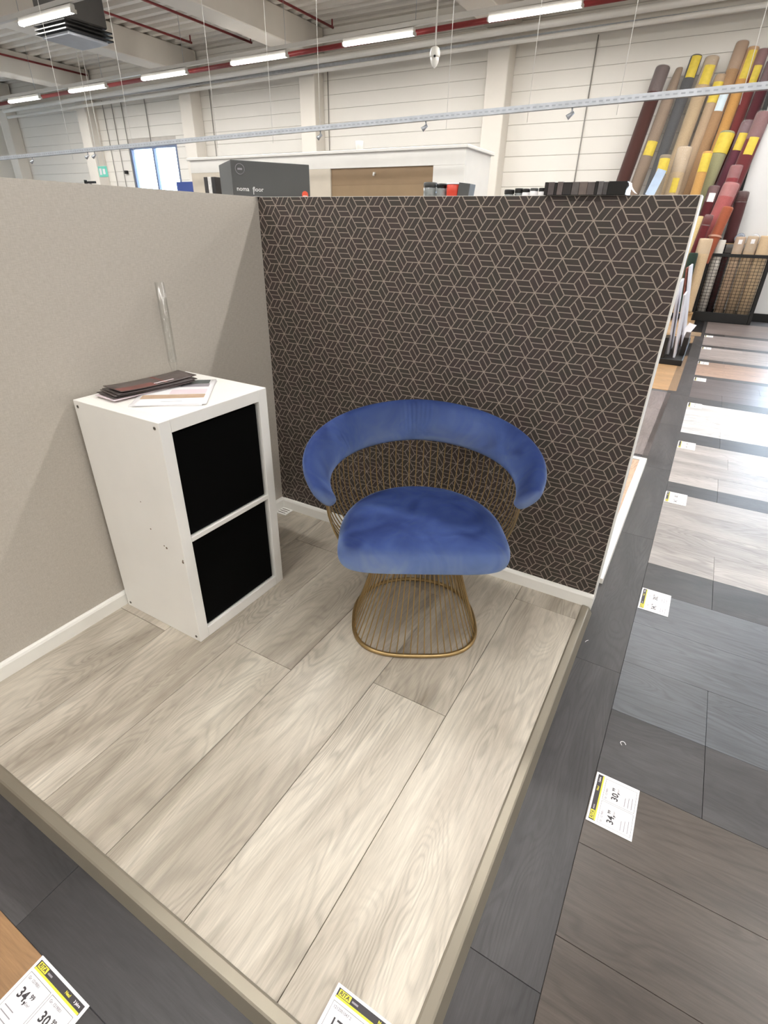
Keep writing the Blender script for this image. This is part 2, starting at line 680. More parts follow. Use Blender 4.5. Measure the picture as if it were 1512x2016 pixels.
planks(fl, 1.642, SX1, -3.0, -1.75, M['aisle'], 'x', .25, None)
# samples at the foot of the next booths
planks(fl, 1.10, 1.495, 1.80, 3.53, sample_wood('ash_grey_oak', (122, 114, 114)), 'y', .2, [[2.7], [2.95]])
planks(fl, 1.10, 1.53, 3.62, 6.9, sample_wood('golden_oak', (184, 148, 108), .12), 'x', .22, [[]])
planks(fl, 1.0, 1.60, 6.95, 8.6, sample_wood('sand_oak', (190, 160, 126), .1), 'x', .22, [[]])

# ---- platform of the booth
pf = MB().box(0, 1.462, -1.49, 0, ZF, -.0085).build('floor', M['dark'])
tag(pf, 'raised booth platform laid with pale grey oak planks', 'floor', kind='structure')
ex = [0.0, .249, .495, .735, .985, 1.23, 1.462]
cuts = [[-.925], [-.215], [-.84], [-.245], [-.748], [-.108]]
for i in range(6):
    e = [-1.489] + cuts[i] + [-.001]
    for a, b in zip(e[:-1], e[1:]):
        cbox('floor_plank', (ex[i + 1] - ex[i] - .0015, b - a - .0015, .008),
             ((ex[i] + ex[i + 1]) / 2, (a + b) / 2, -.004), M['plank'], pf, .0008)

sec = [(0, ZF), (0, .0005), (.0015, .004), (.005, .0055), (.023, .0045), (.027, .002), (.040, ZF)]
t1 = MB().prism([(-1.487 - d, z) for d, z in sec], 'x', 0.0, 1.502).build('trim_1', M['profile'])
tag(t1, 'champagne metal edge profile along the front of the platform', 'edge trim', kind='structure')
t2 = MB().prism([(1.460 + d, z) for d, z in sec], 'y', -1.527, -.016).build('trim_2', M['profile'])
tag(t2, 'champagne metal edge profile along the right side of the platform', 'edge trim', kind='structure')

# ---- booth walls
wl = MB().box(-.08, 0, -2.6, 0, ZF, H).build('wall_left', M['linen'])
tag(wl, 'low booth partition covered in greige linen wallpaper', 'wall', kind='structure')
wb = MB().box(-1.6, W, .0015, .085, ZF, H).build('wall_back', M['white_paint'])
tag(wb, 'low booth back wall papered with a dark geometric cube pattern', 'wall', kind='structure')
wp = MB().box(0.0005, W - .004, 0, .0015, 0.0, H - .001).build('wallpaper_sheet', M['wallpaper'], wb)

bsec = [(0, 0), (.014, 0), (.014, .043), (.011, .050), (.004, .053), (0, .053)]
bb = MB().prism([(d, z) for d, z in bsec], 'y', -1.52, -.0005).build('baseboard_left', M['white_paint'])
tag(bb, 'white baseboard along the greige partition', 'baseboard', kind='structure')
bb2 = MB().prism([(-d - .0001, z) for d, z in bsec], 'x', .0145, W).build('baseboard_back', M['white_paint'])
tag(bb2, 'white baseboard along the patterned back wall', 'baseboard', kind='structure')

wr_ = MB().box(-.08, 0, .0855, 1.64, -.0085, H).build('wall_partition', M['linen'])
tag(wr_, 'greige partition of the booth behind, under the grey flooring box', 'wall', kind='structure')

# ---- platform of the booth behind, peeping out past the wall end
rp = MB().box(0.001, 1.462, .087, 1.64, ZF, -.0085).build('floor', M['dark'])
tag(rp, 'tan platform of the booth behind the patterned wall', 'floor', kind='structure')
mw = sample_wood('peach_oak', (205, 172, 146), .08)
for k in range(7):
    cbox('floor_plank', (.205, 1.55, .008), (1.357 - k * .2065, .863, -.004), mw, rp, .0008)
t3 = MB().prism([(1.460, ZF), (1.460, .004), (1.497, .004), (1.500, ZF)], 'y', .2, 1.685).build('trim_3', M['white_paint'])
tag(t3, 'white edge strip of the platform behind, along the aisle', 'edge trim', kind='structure')
t4 = MB().prism([(1.642, ZF), (1.642, .004), (1.685, .004), (1.688, ZF)], 'x', .001, 1.4595).build('trim_4', M['white_paint'])
tag(t4, 'white edge strip closing the far end of the platform behind', 'edge trim', kind='structure')

# ---- hall: far wall of panel courses, side walls, roof
YW = 9.8
ZC = 4.74
cols_x = [-18.6, -14.72, -10.62, -6.93, -2.72, 4.9]
wf = MB().box(-19.2, -13.4, YW + .0125, YW + .2, ZF, 5.2).box(-11.5, 2.75, YW + .0125, YW + .2, ZF, 5.2) \
    .box(-13.4, -11.5, YW + .0125, YW + .2, 3.0, 5.2).box(-13.4, -11.5, YW + .0125, YW + .2, ZF, 1.0) \
    .box(2.75, 6.25, YW + .0125, YW + .2, 3.0, 5.2).box(2.75, 6.25, YW + .0125, YW + .2, ZF, .8).box(6.25, 9.2, YW + .0125, YW + .2, ZF, 5.2) \
    .build('wall_far', M['panelgap'])
tag(wf, 'far hall wall of white horizontal metal panels', 'wall', kind='structure')
cw = .245
bays = [-19.2] + cols_x[1:-1] + [2.75, 6.25, 9.2]
for bi in range(len(bays) - 1):
    x0, x1 = bays[bi], bays[bi + 1]
    z = ZF
    while z < ZC - .01:
        z1 = min(z + cw, ZC)
        spans = [(x0, x1)]
        if x0 < -12.4 < x1 and z1 > 1.0 and z < 3.0:
            spans = [(x0, -13.4), (-11.5, x1)]
        if abs(x0 - 2.75) < .01 and z1 > .8 and z < 3.0:
            spans = []
        for a, b in spans:
            if b - a > .05 and (z > .5 or bi > 3):
                cbox('wall_panel', (round(b - a - .004, 4), .012, round(z1 - z - .006, 4)), ((a + b) / 2, YW + .006, (z + z1) / 2), M['hallpanel'], wf, .003)
        z = z1
for nm, b, lab in (('wall_side_left', (-19.4, -19.2, -8.2, 10), 'plain hall wall at the far left'),
                   ('wall_side_right', (9.0, 9.2, -8.2, 10), 'plain hall wall at the far right'),
                   ('wall_rear', (-19.4, 9.2, -8.2, -8.0), 'plain hall wall behind the camera')):
    w_ = MB().box(b[0], b[1], b[2], b[3], ZF, 5.2).build(nm, M['hallpanel'])
    tag(w_, lab, 'wall', kind='structure')

# corrugated roof deck, ribs across the beams
mb = MB()
prof = []
y = -8.0
while y < 10.0:
    prof += [(y, ZC), (y + .11, ZC), (y + .15, ZC + .14), (y + .26, ZC + .14)]
    y += .30
vs_ = [(x, a, z) for (a, z) in prof for x in (-19.2, 9.1)]
fs = [(2 * i, 2 * i + 1, 2 * i + 3, 2 * i + 2) for i in range(len(prof) - 1)]
mb.add(vs_, fs)
mb.box(-19.2, 9.1, -8, 10, ZC + .16, ZC + .3)
ce = mb.build('ceiling', M['deck'])
tag(ce, 'pale trapezoidal sheet roof deck of the hall', 'ceiling', kind='structure')

for i, cx in enumerate(cols_x[:5]):
    c = MB().box(cx - .2, cx + .2, YW - .34, YW - .002, ZF, 4.08).build('column', M['concrete'], None, .012)
    names = ['at the far left end of the hall wall', 'left of the bright window', 'right of the bright window', 'behind the grey flooring box', 'right of the white kiosk, before the carpets']
    tag(c, 'white concrete wall column ' + names[i], 'column', 'columns along the far wall', kind='structure')
for i, cx in enumerate([-18.6, -14.72, -10.62, -6.93, -2.72, 1.3, 5.3]):
    b = MB().box(cx - .26, cx + .26, -7.9, YW - .05, 4.27, ZC - .002).build('roof_beam', M['concrete'], None, .015)
    lab = ['outermost left', 'far left, above the column left of the window', 'above the column right of the window', 'above the column behind the grey box', 'above the column beside the white kiosk', 'above the carpet rolls', 'outermost right'][i]
    tag(b, 'pale concrete roof beam, ' + lab, 'roof beam', 'roof beams of the hall', kind='structure')
lb = MB().box(-19.0, 9.0, YW - .36, YW - .003, 4.09, 4.262).build('wall_ledge', M['concrete'], None, .01)
tag(lb, 'long concrete ledge beam on top of the far wall columns', 'ledge beam', kind='structure')

# bright window in the far wall
wn = thing('window_1', (-12.45, YW, 1.0), 'bright daylit window in the far hall wall', 'window', kind='structure')
fr = mat_plain('window_frame_blue', srgb(112, 124, 152), .4, .2)
for nm, bx in (('frame_post', (-.95, -.88, .0, .1, 0, 2.0)), ('frame_post', (.88, .95, 0, .1, 0, 2.0)), ('mullion', (-.03, .03, 0, .1, .07, 1.93)),
               ('frame_rail', (-.88, .88, 0, .1, 0, .07)), ('frame_rail', (-.88, .88, 0, .1, 1.93, 2.0))):
    MB().box(*bx).build(nm, fr, wn, .004)
for a, b in ((-.88, -.03), (.03, .88)):
    MB().box(a, b, .045, .055, .07, 1.93).build('pane', M['glass'], wn)
wn2 = thing('window_2', (4.50, YW, .8), 'wide daylit window at the right end of the far wall', 'window', kind='structure')
for nm, bx in (('frame_post', (-1.75, -1.68, .0, .1, 0, 2.2)), ('frame_post', (1.68, 1.75, 0, .1, 0, 2.2)), ('mullion', (-.03, .03, 0, .1, .07, 2.13)),
               ('frame_rail', (-1.68, 1.68, 0, .1, 0, .07)), ('frame_rail', (-1.68, 1.68, 0, .1, 2.13, 2.2))):
    MB().box(*bx).build(nm, fr, wn2, .004)
for a, b in ((-1.68, -.03), (.03, 1.68)):
    MB().box(a, b, .045, .055, .07, 2.13).build('pane', M['glass'], wn2)
for nm, loc, sx, sz in (('window_portal', (-12.45, YW + .22, 2.0), 1.76, 1.86), ('window_portal', (4.50, YW + .22, 1.9), 3.4, 2.1)):
    ld = bpy.data.lights.new(nm, 'AREA'); ld.shape = 'RECTANGLE'; ld.size = sx; ld.size_y = sz
    ld.cycles.is_portal = True
    lo = OBJ.new(nm, ld); COL.objects.link(lo); lo.location = loc
    lo.rotation_euler = (-math.pi / 2, 0, 0)
gr = MB().box(-40, 30, 10.2, 60, -.5, -.25).build('ground_outside', mat_plain('outside_ground', srgb(150, 155, 150), .9))
tag(gr, 'pale ground outside the window', 'ground', kind='structure')

# tree outside the window
tr = thing('tree', (-17.6, 16.0, -.25), 'pale green tree seen through the bright window', 'tree')
MB().tube([(0, 0, 0), (.05, 0, 1.2), (0, .1, 2.4)], [.14, .11, .05], 8).build('trunk', mat_plain('bark', srgb(90, 80, 66), .9), tr)
mbt = MB()
for k in range(420):
    a, u, rr = random.random() * 6.283, random.random(), random.random() ** .5
    hz = 1.0 + 2.4 * u
    wd = .75 * math.sin(math.pi * min(.97, .12 + u * .85))
    c = Vector((math.cos(a) * wd * rr, math.sin(a) * wd * rr, hz))
    d1 = Vector((random.uniform(-1, 1), random.uniform(-1, 1), random.uniform(-1, 1))).normalized() * .12
    d2 = Vector((random.uniform(-1, 1), random.uniform(-1, 1), random.uniform(-1, 1))).normalized() * .06
    mbt.add([c - d1, c + d2, c + d1, c - d2], [(0, 1, 2, 3)])
lv = mbt.build('foliage', M['green_glass'], tr)
lv['kind'] = 'stuff'

# ================================================================== CEILING LIGHTS
def make_lamp():
    L = 1.34
    root = link('linear_lamp', None)
    MB().box(-L / 2, L / 2, -.035, .035, 0, .06).build('housing', M['lamp_housing'], root, .006)
    mb_ = MB().prism([(-.045, 0), (-.04, -.03), (-.02, -.042), (.02, -.042), (.04, -.03), (.045, 0)], 'x', -L / 2, L / 2)
    mb_.build('diffuser', M['diffuser'], root)
    for s in (-1, 1):
        MB().box(s * L / 2 - .012, s * L / 2 + .012, -.046, .046, -.044, .002).build('end_cap', M['lamp_housing'], root, .003)
    ld = bpy.data.lights.new('lamp_light', 'AREA')
    ld.shape = 'RECTANGLE'; ld.size = L - .04; ld.size_y = .085
    ld.energy = LAMP_W
    ld.color = LAMP_COL
    ld.spread = math.pi
    lo = OBJ.new('lamp_light', ld); COL.objects.link(lo)
    lo.location = (0, 0, -.048)
    lo.parent = root
    return root


lamp0 = make_lamp()
first = True
rows = [(7.8, -1.617, 3.93), (4.63, -8.05, 3.925), (1.46, -1.4, 3.87), (-1.71, -2.3, 3.87), (-4.88, -1.5, 3.87)]
rowlab = ['row nearest the far wall', 'second row from the far wall', 'row over the booth wall', 'row over the camera', 'row behind the camera']
order = ['first', 'second', 'third', 'fourth', 'fifth', 'sixth', 'seventh', 'eighth', 'ninth', 'tenth', 'eleventh', 'twelfth']
for ri, (ry, ph, rz_) in enumerate(rows):
    xs = sorted(ph + 2.565 * k for k in range(-8, 9) if -15.6 < ph + 2.565 * k < 7.0)
    for j, x in enumerate(xs):
        o = lamp0 if first else copy_tree(lamp0)
        first = False
        o.location = (x, ry, rz_ + (.0095 * (x + 1.6) if ri < 2 else 0))
        tag(o, 'lit linear lamp, %s from left, %s' % (order[j], rowlab[ri]), 'ceiling lamp', 'lit linear lamps of the ceiling')
    sl = .0095 if ri < 2 else 0
    mbr = MB()
    z0, z1 = rz_ + sl * (-17.5 + 1.6) + .064, rz_ + sl * (8.4 + 1.6) + .064
    mbr.add([(-17.5, ry - .03, z0), (-17.5, ry + .03, z0), (-17.5, ry + .03, z0 + .06), (-17.5, ry - .03, z0 + .06),
             (8.4, ry - .03, z1), (8.4, ry + .03, z1), (8.4, ry + .03, z1 + .06), (8.4, ry - .03, z1 + .06)],
            [(0, 1, 2, 3), (4, 5, 6, 7), (0, 1, 5, 4), (1, 2, 6, 5), (2, 3, 7, 6), (3, 0, 4, 7)])
    root = thing('lamp_track', (0, 0, 0), 'long white trunking rail carrying the %s of lamps' % rowlab[ri], 'lamp track', 'lamp trunking rails')
    mbr.build('trunking', M['lamp_housing'], root)
    for k in range(10):
        xx = -16.5 + k * 2.6
        zz = rz_ + sl * (xx + 1.6) + .12
        MB().tube([(xx, ry, zz), (xx, ry, ZC + .05)], .004, 5).build('hanger', M['steel'], root)

# ================================================================== CABINET
cab = thing('cube_cabinet', (.0215, -.899, 0), 'white two-cube cabinet with black inserts against the greige partition', 'cabinet', rz=-.0044)
D, Wd, Hh, T = .377, .422, .77, .038
cm = M['white_lac']
MB().box(0, D, 0, T, 0, Hh).build('side_panel', cm, cab, .0012)
MB().box(0, D, Wd - T, Wd, 0, Hh).build('side_panel', cm, cab, .0012)
tp = MB().box(0, D, T + .0004, Wd - T - .0004, Hh - T, Hh).build('top_panel', cm, cab, .001)
MB().box(0, D, T + .0004, Wd - T - .0004, 0, T).build('bottom_panel', cm, cab, .001)
MB().box(0, D, T + .0004, Wd - T - .0004, .377, .393).build('shelf', cm, cab, .001)
MB().box(0, .004, T, Wd - T, T, Hh - T).build('back_panel', cm, cab)
for z0, z1, dx in ((.040, .374, .004), (.396, .726, .002)):
    ins = MB().box(.03, D - .006 - dx, T + .002, Wd - T - .007, z0, z1).build('storage_insert', M['insert'], cab, .004)
    ins['label'] = 'black storage insert filling the cube'
for x, z in ((.018, .752), (D - .018, .752), (.018, .018), (D - .018, .018)):
    s = MB().tube([(x, .0006, z), (x, -.0012, z)], .0048, 12).build('cam_screw', M['screw'], cab)
    MB().tube([(x, -.0012, z), (x, -.0016, z)], .002, 6).build('screw_socket', M['black'], s)
# chips in the lacquer of the side
chip = mat_plain('chipped_board', srgb(120, 104, 86), .8)
for x, z, r in ((.24, .40, .0028), (.30, .35, .004), (.366, .32, .0045), (.367, .327, .003), (.22, .49, .002), (.29, .355, .0025)):
    MB().tube([(x, .0002, z), (x, -.0003, z)], r, 7).build('chip_mark', chip, cab)

# ---- glass vase on the cabinet
vz = thing('glass_vase', (.062, -.556, .7702), 'tall slender clear glass tube vase on the white cabinet', 'vase')
r = .0145
outer = [(.0, 0), (.043, 0), (.044, .002), (.041, .004), (.012, .008), (.008, .016), (.009, .03), (.0125, .042), (r, .055), (r, .30)]
inner = [(r - .002, .30), (r - .002, .06), (.009, .052), (.0, .049)]
MB().lathe(outer + inner, 28).build('tube', M['thin_glass'], vz)

# ---- brochures and magazine on the cabinet
def sheet(name, w, d, t, loc, rz, mat, label, cat, group=None, curl=0.0, bands=()):
    root = thing(name, loc, label, cat, group, rz)
    nx, ny = 12, 3
    mb_ = MB()
    top, bot = [], []
    for j in range(ny + 1):
        for i in range(nx + 1):
            u, v = i / nx - .5, j / ny - .5
            zz = curl * (abs(u) * 2) ** 3
            top.append((u * w, v * d, t + zz)); bot.append((u * w, v * d, zz))
    n = nx + 1
    q = [(j * n + i, j * n + i + 1, (j + 1) * n + i + 1, (j + 1) * n + i) for j in range(ny) for i in range(nx)]
    mb_.add(top, q, True)
    mb_.add(bot, [f[::-1] for f in q], True)
    B = len(top)
    edge = [i for i in range(n)] + [j * n + nx for j in range(1, ny + 1)] + [ny * n + i for i in range(nx - 1, -1, -1)] + [j * n for j in range(ny - 1, 0, -1)]
    for a, b in zip(edge, edge[1:] + edge[:1]):
        mb_.f.append((a, b, B + b, B + a)); mb_.s.append(False)
    mb_.build('pages', mat, root)
    for nm, x0, x1, y0, y1, m_ in bands:
        def zc(u):
            return t + curl * (abs(u / w) * 2) ** 3 + .0004
        vv, ff = [], []
        for i in range(9):
            x = x0 + (x1 - x0) * i / 8
            vv += [(x, y0, zc(x)), (x, y1, zc(x))]
        ff = [(2 * i, 2 * i + 2, 2 * i + 3, 2 * i + 1) for i in range(8)]
        MB().add(vv, ff, True).build(nm, m_, root)
    return root


m_dk = mat_plain('brochure_dark', srgb(62, 54, 54), .35, var=.2, vscale=14)
m_dk2 = mat_plain('brochure_brown', srgb(84, 74, 72), .35, var=.15, vscale=14)
m_red = mat_plain('brochure_red', srgb(120, 66, 62), .35, var=.3, vscale=20)
m_tan = mat_plain('print_tan', srgb(196, 168, 142), .4, var=.12, vscale=25)
m_slate = mat_plain('print_slate', srgb(84, 92, 92), .4, var=.15, vscale=25)
m_pink = mat_plain('print_blush', srgb(232, 216, 222), .4, var=.02)
ZT = .7705
sheet('magazine', .205, .272, .003, (.216, -.684, ZT), math.radians(37), M['paper'], 'white magazine lowest on the cabinet top, under the room magazine', 'magazine',
      bands=(('title', -.02, .06, -.125, -.122, M['ink_grey']),))
sheet('magazine', .205, .272, .002, (.220, -.681, ZT + .0032), math.radians(40), M['paper'], 'white magazine with room picture, upper of the two magazines', 'magazine',
      bands=(('picture', -.02, .085, .085, .130, m_slate), ('picture', .0, .088, .048, .083, M['ink_grey']), ('picture', -.095, .088, -.075, -.035, m_tan), ('picture', -.02, .088, -.030, .020, m_pink), ('title', -.03, .03, -.108, -.105, M['ink_grey'])))
for i, (dx, dy, a, mm, lab, cv) in enumerate((
        (.116, -.722, 86, m_pink, 'pale leaflet at the bottom of the brochure pile', .0005),
        (.118, -.716, 82, m_dk, 'dark folded brochure second from the bottom of the pile', .0015),
        (.126, -.708, 78, m_dk2, 'brown-grey folded brochure in the middle of the pile', .0022),
        (.130, -.703, 80, m_dk, 'charcoal folded brochure second from the top of the pile', .003),
        (.116, -.690, 84, m_dk2, 'dark brochure with reddish picture on top of the pile', .004))):
    bnd = ()
    if i == 4:
        bnd = (('picture', -.128, -.01, -.048, -.008, m_red), ('picture', .02, .03, -.045, .045, m_red), ('title', -.02, .06, -.032, -.024, m_pink))
    sheet('brochure', .262, .100, .0016, (dx, dy, ZT + .0056 + i * .0040), math.radians(a), mm, lab, 'brochure', 'brochures on the cabinet', curl=cv, bands=bnd)

# ================================================================== ARMCHAIR
ch = thing('wire_armchair', (.955, -.42, 0), 'blue velvet armchair on a flared bronze wire base', 'armchair', rz=math.radians(30.5))


def dshape(n=160):
    """rounded D of the base ring, front is -y"""
    pts = []
    for k in range(n):
        a = 2 * math.pi * k / n
        c, s = math.cos(a), math.sin(a)
        if s >= 0:
            e = 2.15; rx, ry = .215, .222
            pts.append((rx * math.copysign(abs(c) ** (2 / e), c), .012 + ry * abs(s) ** (2 / e)))
        else:
            e = 3.0; rx, ry = .215, .202
            pts.append((rx * math.copysign(abs(c) ** (2 / e), c), .012 - ry * abs(s) ** (2 / e)))
    return pts


def resample(pts, n, closed=True):
    P = [Vector((a, b, 0)) for a, b in pts]
    if closed:
        P.append(P[0])
    d = [0]
    for a, b in zip(P[:-1], P[1:]):
        d.append(d[-1] + (b - a).length)
    out = []
    for k in range(n):
        t = d[-1] * k / n
        i = max(j for j in range(len(d)) if d[j] <= t + 1e-9)
        i = min(i, len(P) - 2)
        u = (t - d[i]) / max(1e-9, d[i + 1] - d[i])
        out.append(P[i].lerp(P[i + 1], u))
    return out


ringp = resample(dshape(), 72)
MB().tube([(p.x, p.y, .008) for p in ringp], .0072, 10, closed=True).build('base_ring', M['brass'], ch)
NB = 60
for p in resample(dshape(), NB):
    a = math.atan2(p.y - .012, p.x)
    q = Vector((.128 * math.cos(a), .005 + .128 * math.sin(a), 0))
    pts = []
    for i in range(7):
        t = i / 6
        e = 1 - (1 - t) ** 1.18
        xy = p.lerp(q, e) * 1.0
        pts.append((xy.x * .985, xy.y * .985, .012 + .318 * t))
    MB().tube(pts, .0021, 5, caps=False).build('base_rod', M['brass'], ch)
MB().tube([(.128 * math.cos(2 * math.pi * k / 40), .005 + .128 * math.sin(2 * math.pi * k / 40), .318) for k in range(40)], .006, 8, closed=True).build('waist_ring', M['brass'], ch)

# padded horseshoe back and arms
TH = math.radians(116)


def pad_c(th):
    s = abs(th) / TH
    return Vector((.322 * math.sin(th), -.012 + .308 * math.cos(th), .648 - .075 * s ** 1.6))


def pad_frame(th):
    t = (pad_c(th + .01) - pad_c(th - .01)).normalized()
    s = abs(th) / TH
    radial = Vector((math.sin(th), math.cos(th), 0))
    radial = (radial - t * radial.dot(t)).normalized()
    up = t.cross(radial)
    if up.z < 0:
        up = -up
    tilt = math.radians(16 + 26 * s)
    a = (up * math.cos(tilt) + radial * math.sin(tilt))      # long axis of the section
    b = (radial * math.cos(tilt) - up * math.sin(tilt))      # thickness, outwards
    return t, a, b


NU, NV = 380, 28
vs_, fs = [], []
for i in range(NU + 1):
    th = -TH - .10 + (2 * TH + .20) * i / NU
    s = min(1.0, abs(th) / TH)
    t, a, b = pad_frame(max(-TH, min(TH, th)))
    c = pad_c(max(-TH, min(TH, th)))
    over = max(0.0, abs(th) - TH) / .10
    k = math.sqrt(max(0.0, 1 - over ** 2.0))
    if over > 0:
        c = c + t * math.copysign(over * .026, th)
    ha = (.070 - .022 * s ** 2) * max(.02, k)
    hb = (.030 - .009 * s) * max(.02, k)
    for j in range(NV):
        ph = 2 * math.pi * j / NV
        ca, sb = math.cos(ph), math.sin(ph)
        e = .8
        ca2 = math.copysign(abs(ca) ** e, ca); sb2 = math.copysign(abs(sb) ** e, sb)
        inner_ = max(0.0, -sb)
        pleat = .0022 * inner_ * math.exp(-(th / .16) ** 2) * math.sin(th * 130) * (1 if ca > -.5 else .3)
        pleat += .0012 * inner_ * math.exp(-((th - .32) / .1) ** 2) * math.sin(th * 70 + 2 * ca)
        seam = -.003 * math.exp(-((abs(th) - .98) / .012) ** 2) if th < 0 else 0
        vs_.append(c + a * (ha * ca2) + b * (hb * sb2 * (1 - .10 * ca) + seam * sb2) - b * pleat)
for i in range(NU):
    for j in range(NV):
        fs.append((i * NV + j, i * NV + (j + 1) % NV, (i + 1) * NV + (j + 1) % NV, (i + 1) * NV + j))
fs.append(tuple(range(NV))); fs.append(tuple(NU * NV + j for j in range(NV))[::-1])
pad = MB().add(vs_, fs, True).build('back_pad', M['velvet'], ch)
pad['label'] = 'curved blue velvet back and arm pad'

# basket rods from the pad to the waist
NR = 47
for i in range(NR):
    th = -math.radians(111) + 2 * math.radians(111) * i / (NR - 1)
    t, a, b = pad_frame(th)
    c = pad_c(th)
    s = abs(th) / TH
    p0 = c - a * (.052 - .016 * s) + b * .004
    sx, cx_ = math.sin(th), math.cos(th)
    k1 = Vector((.292 * sx, -.012 + .278 * cx_, .46))
    k2 = Vector((.262 * sx, -.012 + .246 * cx_, .385))
    k3 = Vector((.215 * sx, -.005 + .200 * cx_, .345))
    k4 = Vector((.128 * sx, .005 + .128 * cx_, .326))
    ctrl = [p0, k1, k2, k3, k4]
    pts = []
    for q in range(4):
        A0 = ctrl[max(q - 1, 0)]; A1 = ctrl[q]; A2 = ctrl[q + 1]; A3 = ctrl[min(q + 2, 4)]
        for u in (0, .33, .66):
            pts.append(.5 * ((2 * A1) + (A2 - A0) * u + (2 * A0 - 5 * A1 + 4 * A2 - A3) * u * u + (3 * A1 - A0 - 3 * A2 + A3) * u ** 3))
    pts.append(k4)
    rr = .0038 if i in (0, NR - 1) else .0021
    MB().tube(pts, rr, 5, caps=False).build('basket_rod', M['brass'], ch)

# seat cushion
def seat_out(a):
    c, s = math.cos(a), math.sin(a)
    if s >= 0:
        e = 2.1; rx, ry = .252, .300
    else:
        e = 5.5; rx, ry = .252, .165
    return math.copysign(abs(c) ** (2 / e), c) * rx * (1 - .0 * s), -.100 + math.copysign(abs(s) ** (2 / e), s) * ry


rings = [(.0, .374), (.5, .374), (.86, .375), (.95, .379), (.992, .391), (1.005, .408), (1.0, .424), (.975, .440), (.93, .452), (.86, .461), (.74, .469), (.56, .474), (.34, .477), (.15, .478), (.0, .478)]
NS = 96
vs_, fs = [], []
for rho, z in rings:
    for k in range(NS):
        x, y = seat_out(2 * math.pi * k / NS)
        wr = 0.0
        if z > .43 and .3 < rho < .99:
            X_, Y_ = x * rho, y * rho
            wr = .0016 * math.sin(X_ * 46 + Y_ * 30) * math.exp(-((X_ + .17) / .06) ** 2) * math.exp(-((Y_ + .12) / .12) ** 2)
            wr += .0018 * math.sin(X_ * 75 + Y_ * 18) * math.exp(-((X_ - .03) / .04) ** 2) * math.exp(-((Y_ + .24) / .05) ** 2)
        vs_.append((x * rho, -.085 + (y + .085) * rho, z + wr - .02 * ((y * rho) + .1) * (z > .43)))
for i in range(len(rings) - 1):
    for k in range(NS):
        fs.append((i * NS + k, i * NS + (k + 1) % NS, (i + 1) * NS + (k + 1) % NS, (i + 1) * NS + k))
seat = MB().add(vs_, fs, True).build('seat_cushion', M['velvet'], ch)
seat['label'] = 'blue velvet seat cushion'
ssub = seat.modifiers.new('sub', 'SUBSURF'); ssub.levels = 1; ssub.render_levels = 1

# ================================================================== PRICE TAGS
def price_tag(loc, rz, label, cells, code=None, detail=True):
    w, d, t = .148, .105, .0015
    root = thing('price_tag', loc, label, 'price tag', 'price tags on the floor samples', rz)
    MB().box(0, w, 0, d, 0, t).build('card', M['paper'], root, .0003)
    zt = t + .0004

    def flat(nm, x0, x1, y0, y1, m_, z=zt, par=root):
        return MB().add([(x0, y0, z), (x1, y0, z), (x1, y1, z), (x0, y1, z)], [(0, 1, 2, 3)]).build(nm, m_, par)
    hd = flat('header_bar', .006, .142, d - .020, d - .005, M['ink'])
    flat('yellow_stripe', .007, .141, d - .020, d - .0165, M['yellow'], zt + .0002)
    flat('logo_field', .009, .034, d - .0155, d - .0062, M['yellow'], zt + .0002)
    text('logo_text', 'RITA', .0095, M['ink'], root, (.0105, d - .0112, zt + .0005), shear=.15)
    flat('logo_note', .037, .050, d - .0125, d - .0095, M['ink_grey'], zt + .0002)
    if not detail:
        for k, c in enumerate(cells):
            text('price', c[0] + c[1], .016, M['ink'], root, (.02 + k * .066, .05, zt))
        return root
    text('header_text', 'Neu!', .007, M['yellow'], root, (.092, d - .0105, zt + .0003))
    text('header_text', '3 Jahre', .006, M['paper'], root, (.118, d - .0105, zt + .0003))
    n = len(cells)
    for k, (a, b) in enumerate(cells):
        x0 = .007 + k * (.135 / n)
        x1 = x0 + .135 / n - .004
        for nm, q in (('cell_line', (x0, x1, .005, .0056)), ('cell_line', (x0, x1, d - .0256, d - .025)), ('cell_line', (x0, x0 + .0006, .005, d - .025)), ('cell_line', (x1 - .0006, x1, .005, d - .025))):
            flat(nm, *q, M['ink'])
        text('article_number', code or 'Gr. 1219001', .0065, M['ink_grey'], root, (x0 + .004, d - .032, zt))
        text('price', a, .022, M['ink'], root, (x0 + .010, .052, zt))
        text('price_cents', b, .010, M['ink'], root, (x0 + .036, .058, zt))
        text('price_unit', '€/m²', .006, M['ink_grey'], root, (x0 + .036, .047, zt))
        for q in range(3):
            flat('small_print', x0 + .006, x0 + .04 - q * .004, .012 + q * .008, .0135 + q * .008, M['ink_grey'])
    return root


tagz = ZF + .0004
price_tag((.786, -1.766, tagz), 0, 'price tag reading 34,99 on the honey oak sample, lower left corner', (('34,', '99'), ('30,', '99')))
price_tag((1.310, -1.511, .0004), 0, 'price tag lying on the pale platform planks at the front edge', (('17,', '99'),), code='1212001047 2')
ys = [(-.684, 'price tag reading 34,99 and 30,99 on the smoked brown sample', True), (.262, 'price tag on the slate grey floor sample', True),
      (1.30, 'price tag on the greige floor sample', True), (2.22, 'price tag on the chalky pale sample', False), (3.29, 'price tag on the white floor sample', False),
      (4.30, 'price tag on the dark fumed sample', False), (5.15, 'price tag on the rosy oak sample', False), (6.12, 'price tag on the silver grey sample', False), (7.1, 'price tag on the farthest tagged grey sample', False)]
for yy, lab, det in ys:
    price_tag((1.645 + .105, yy - .150, tagz), math.pi / 2, lab, (('34,', '99'), ('30,', '99')), detail=det)

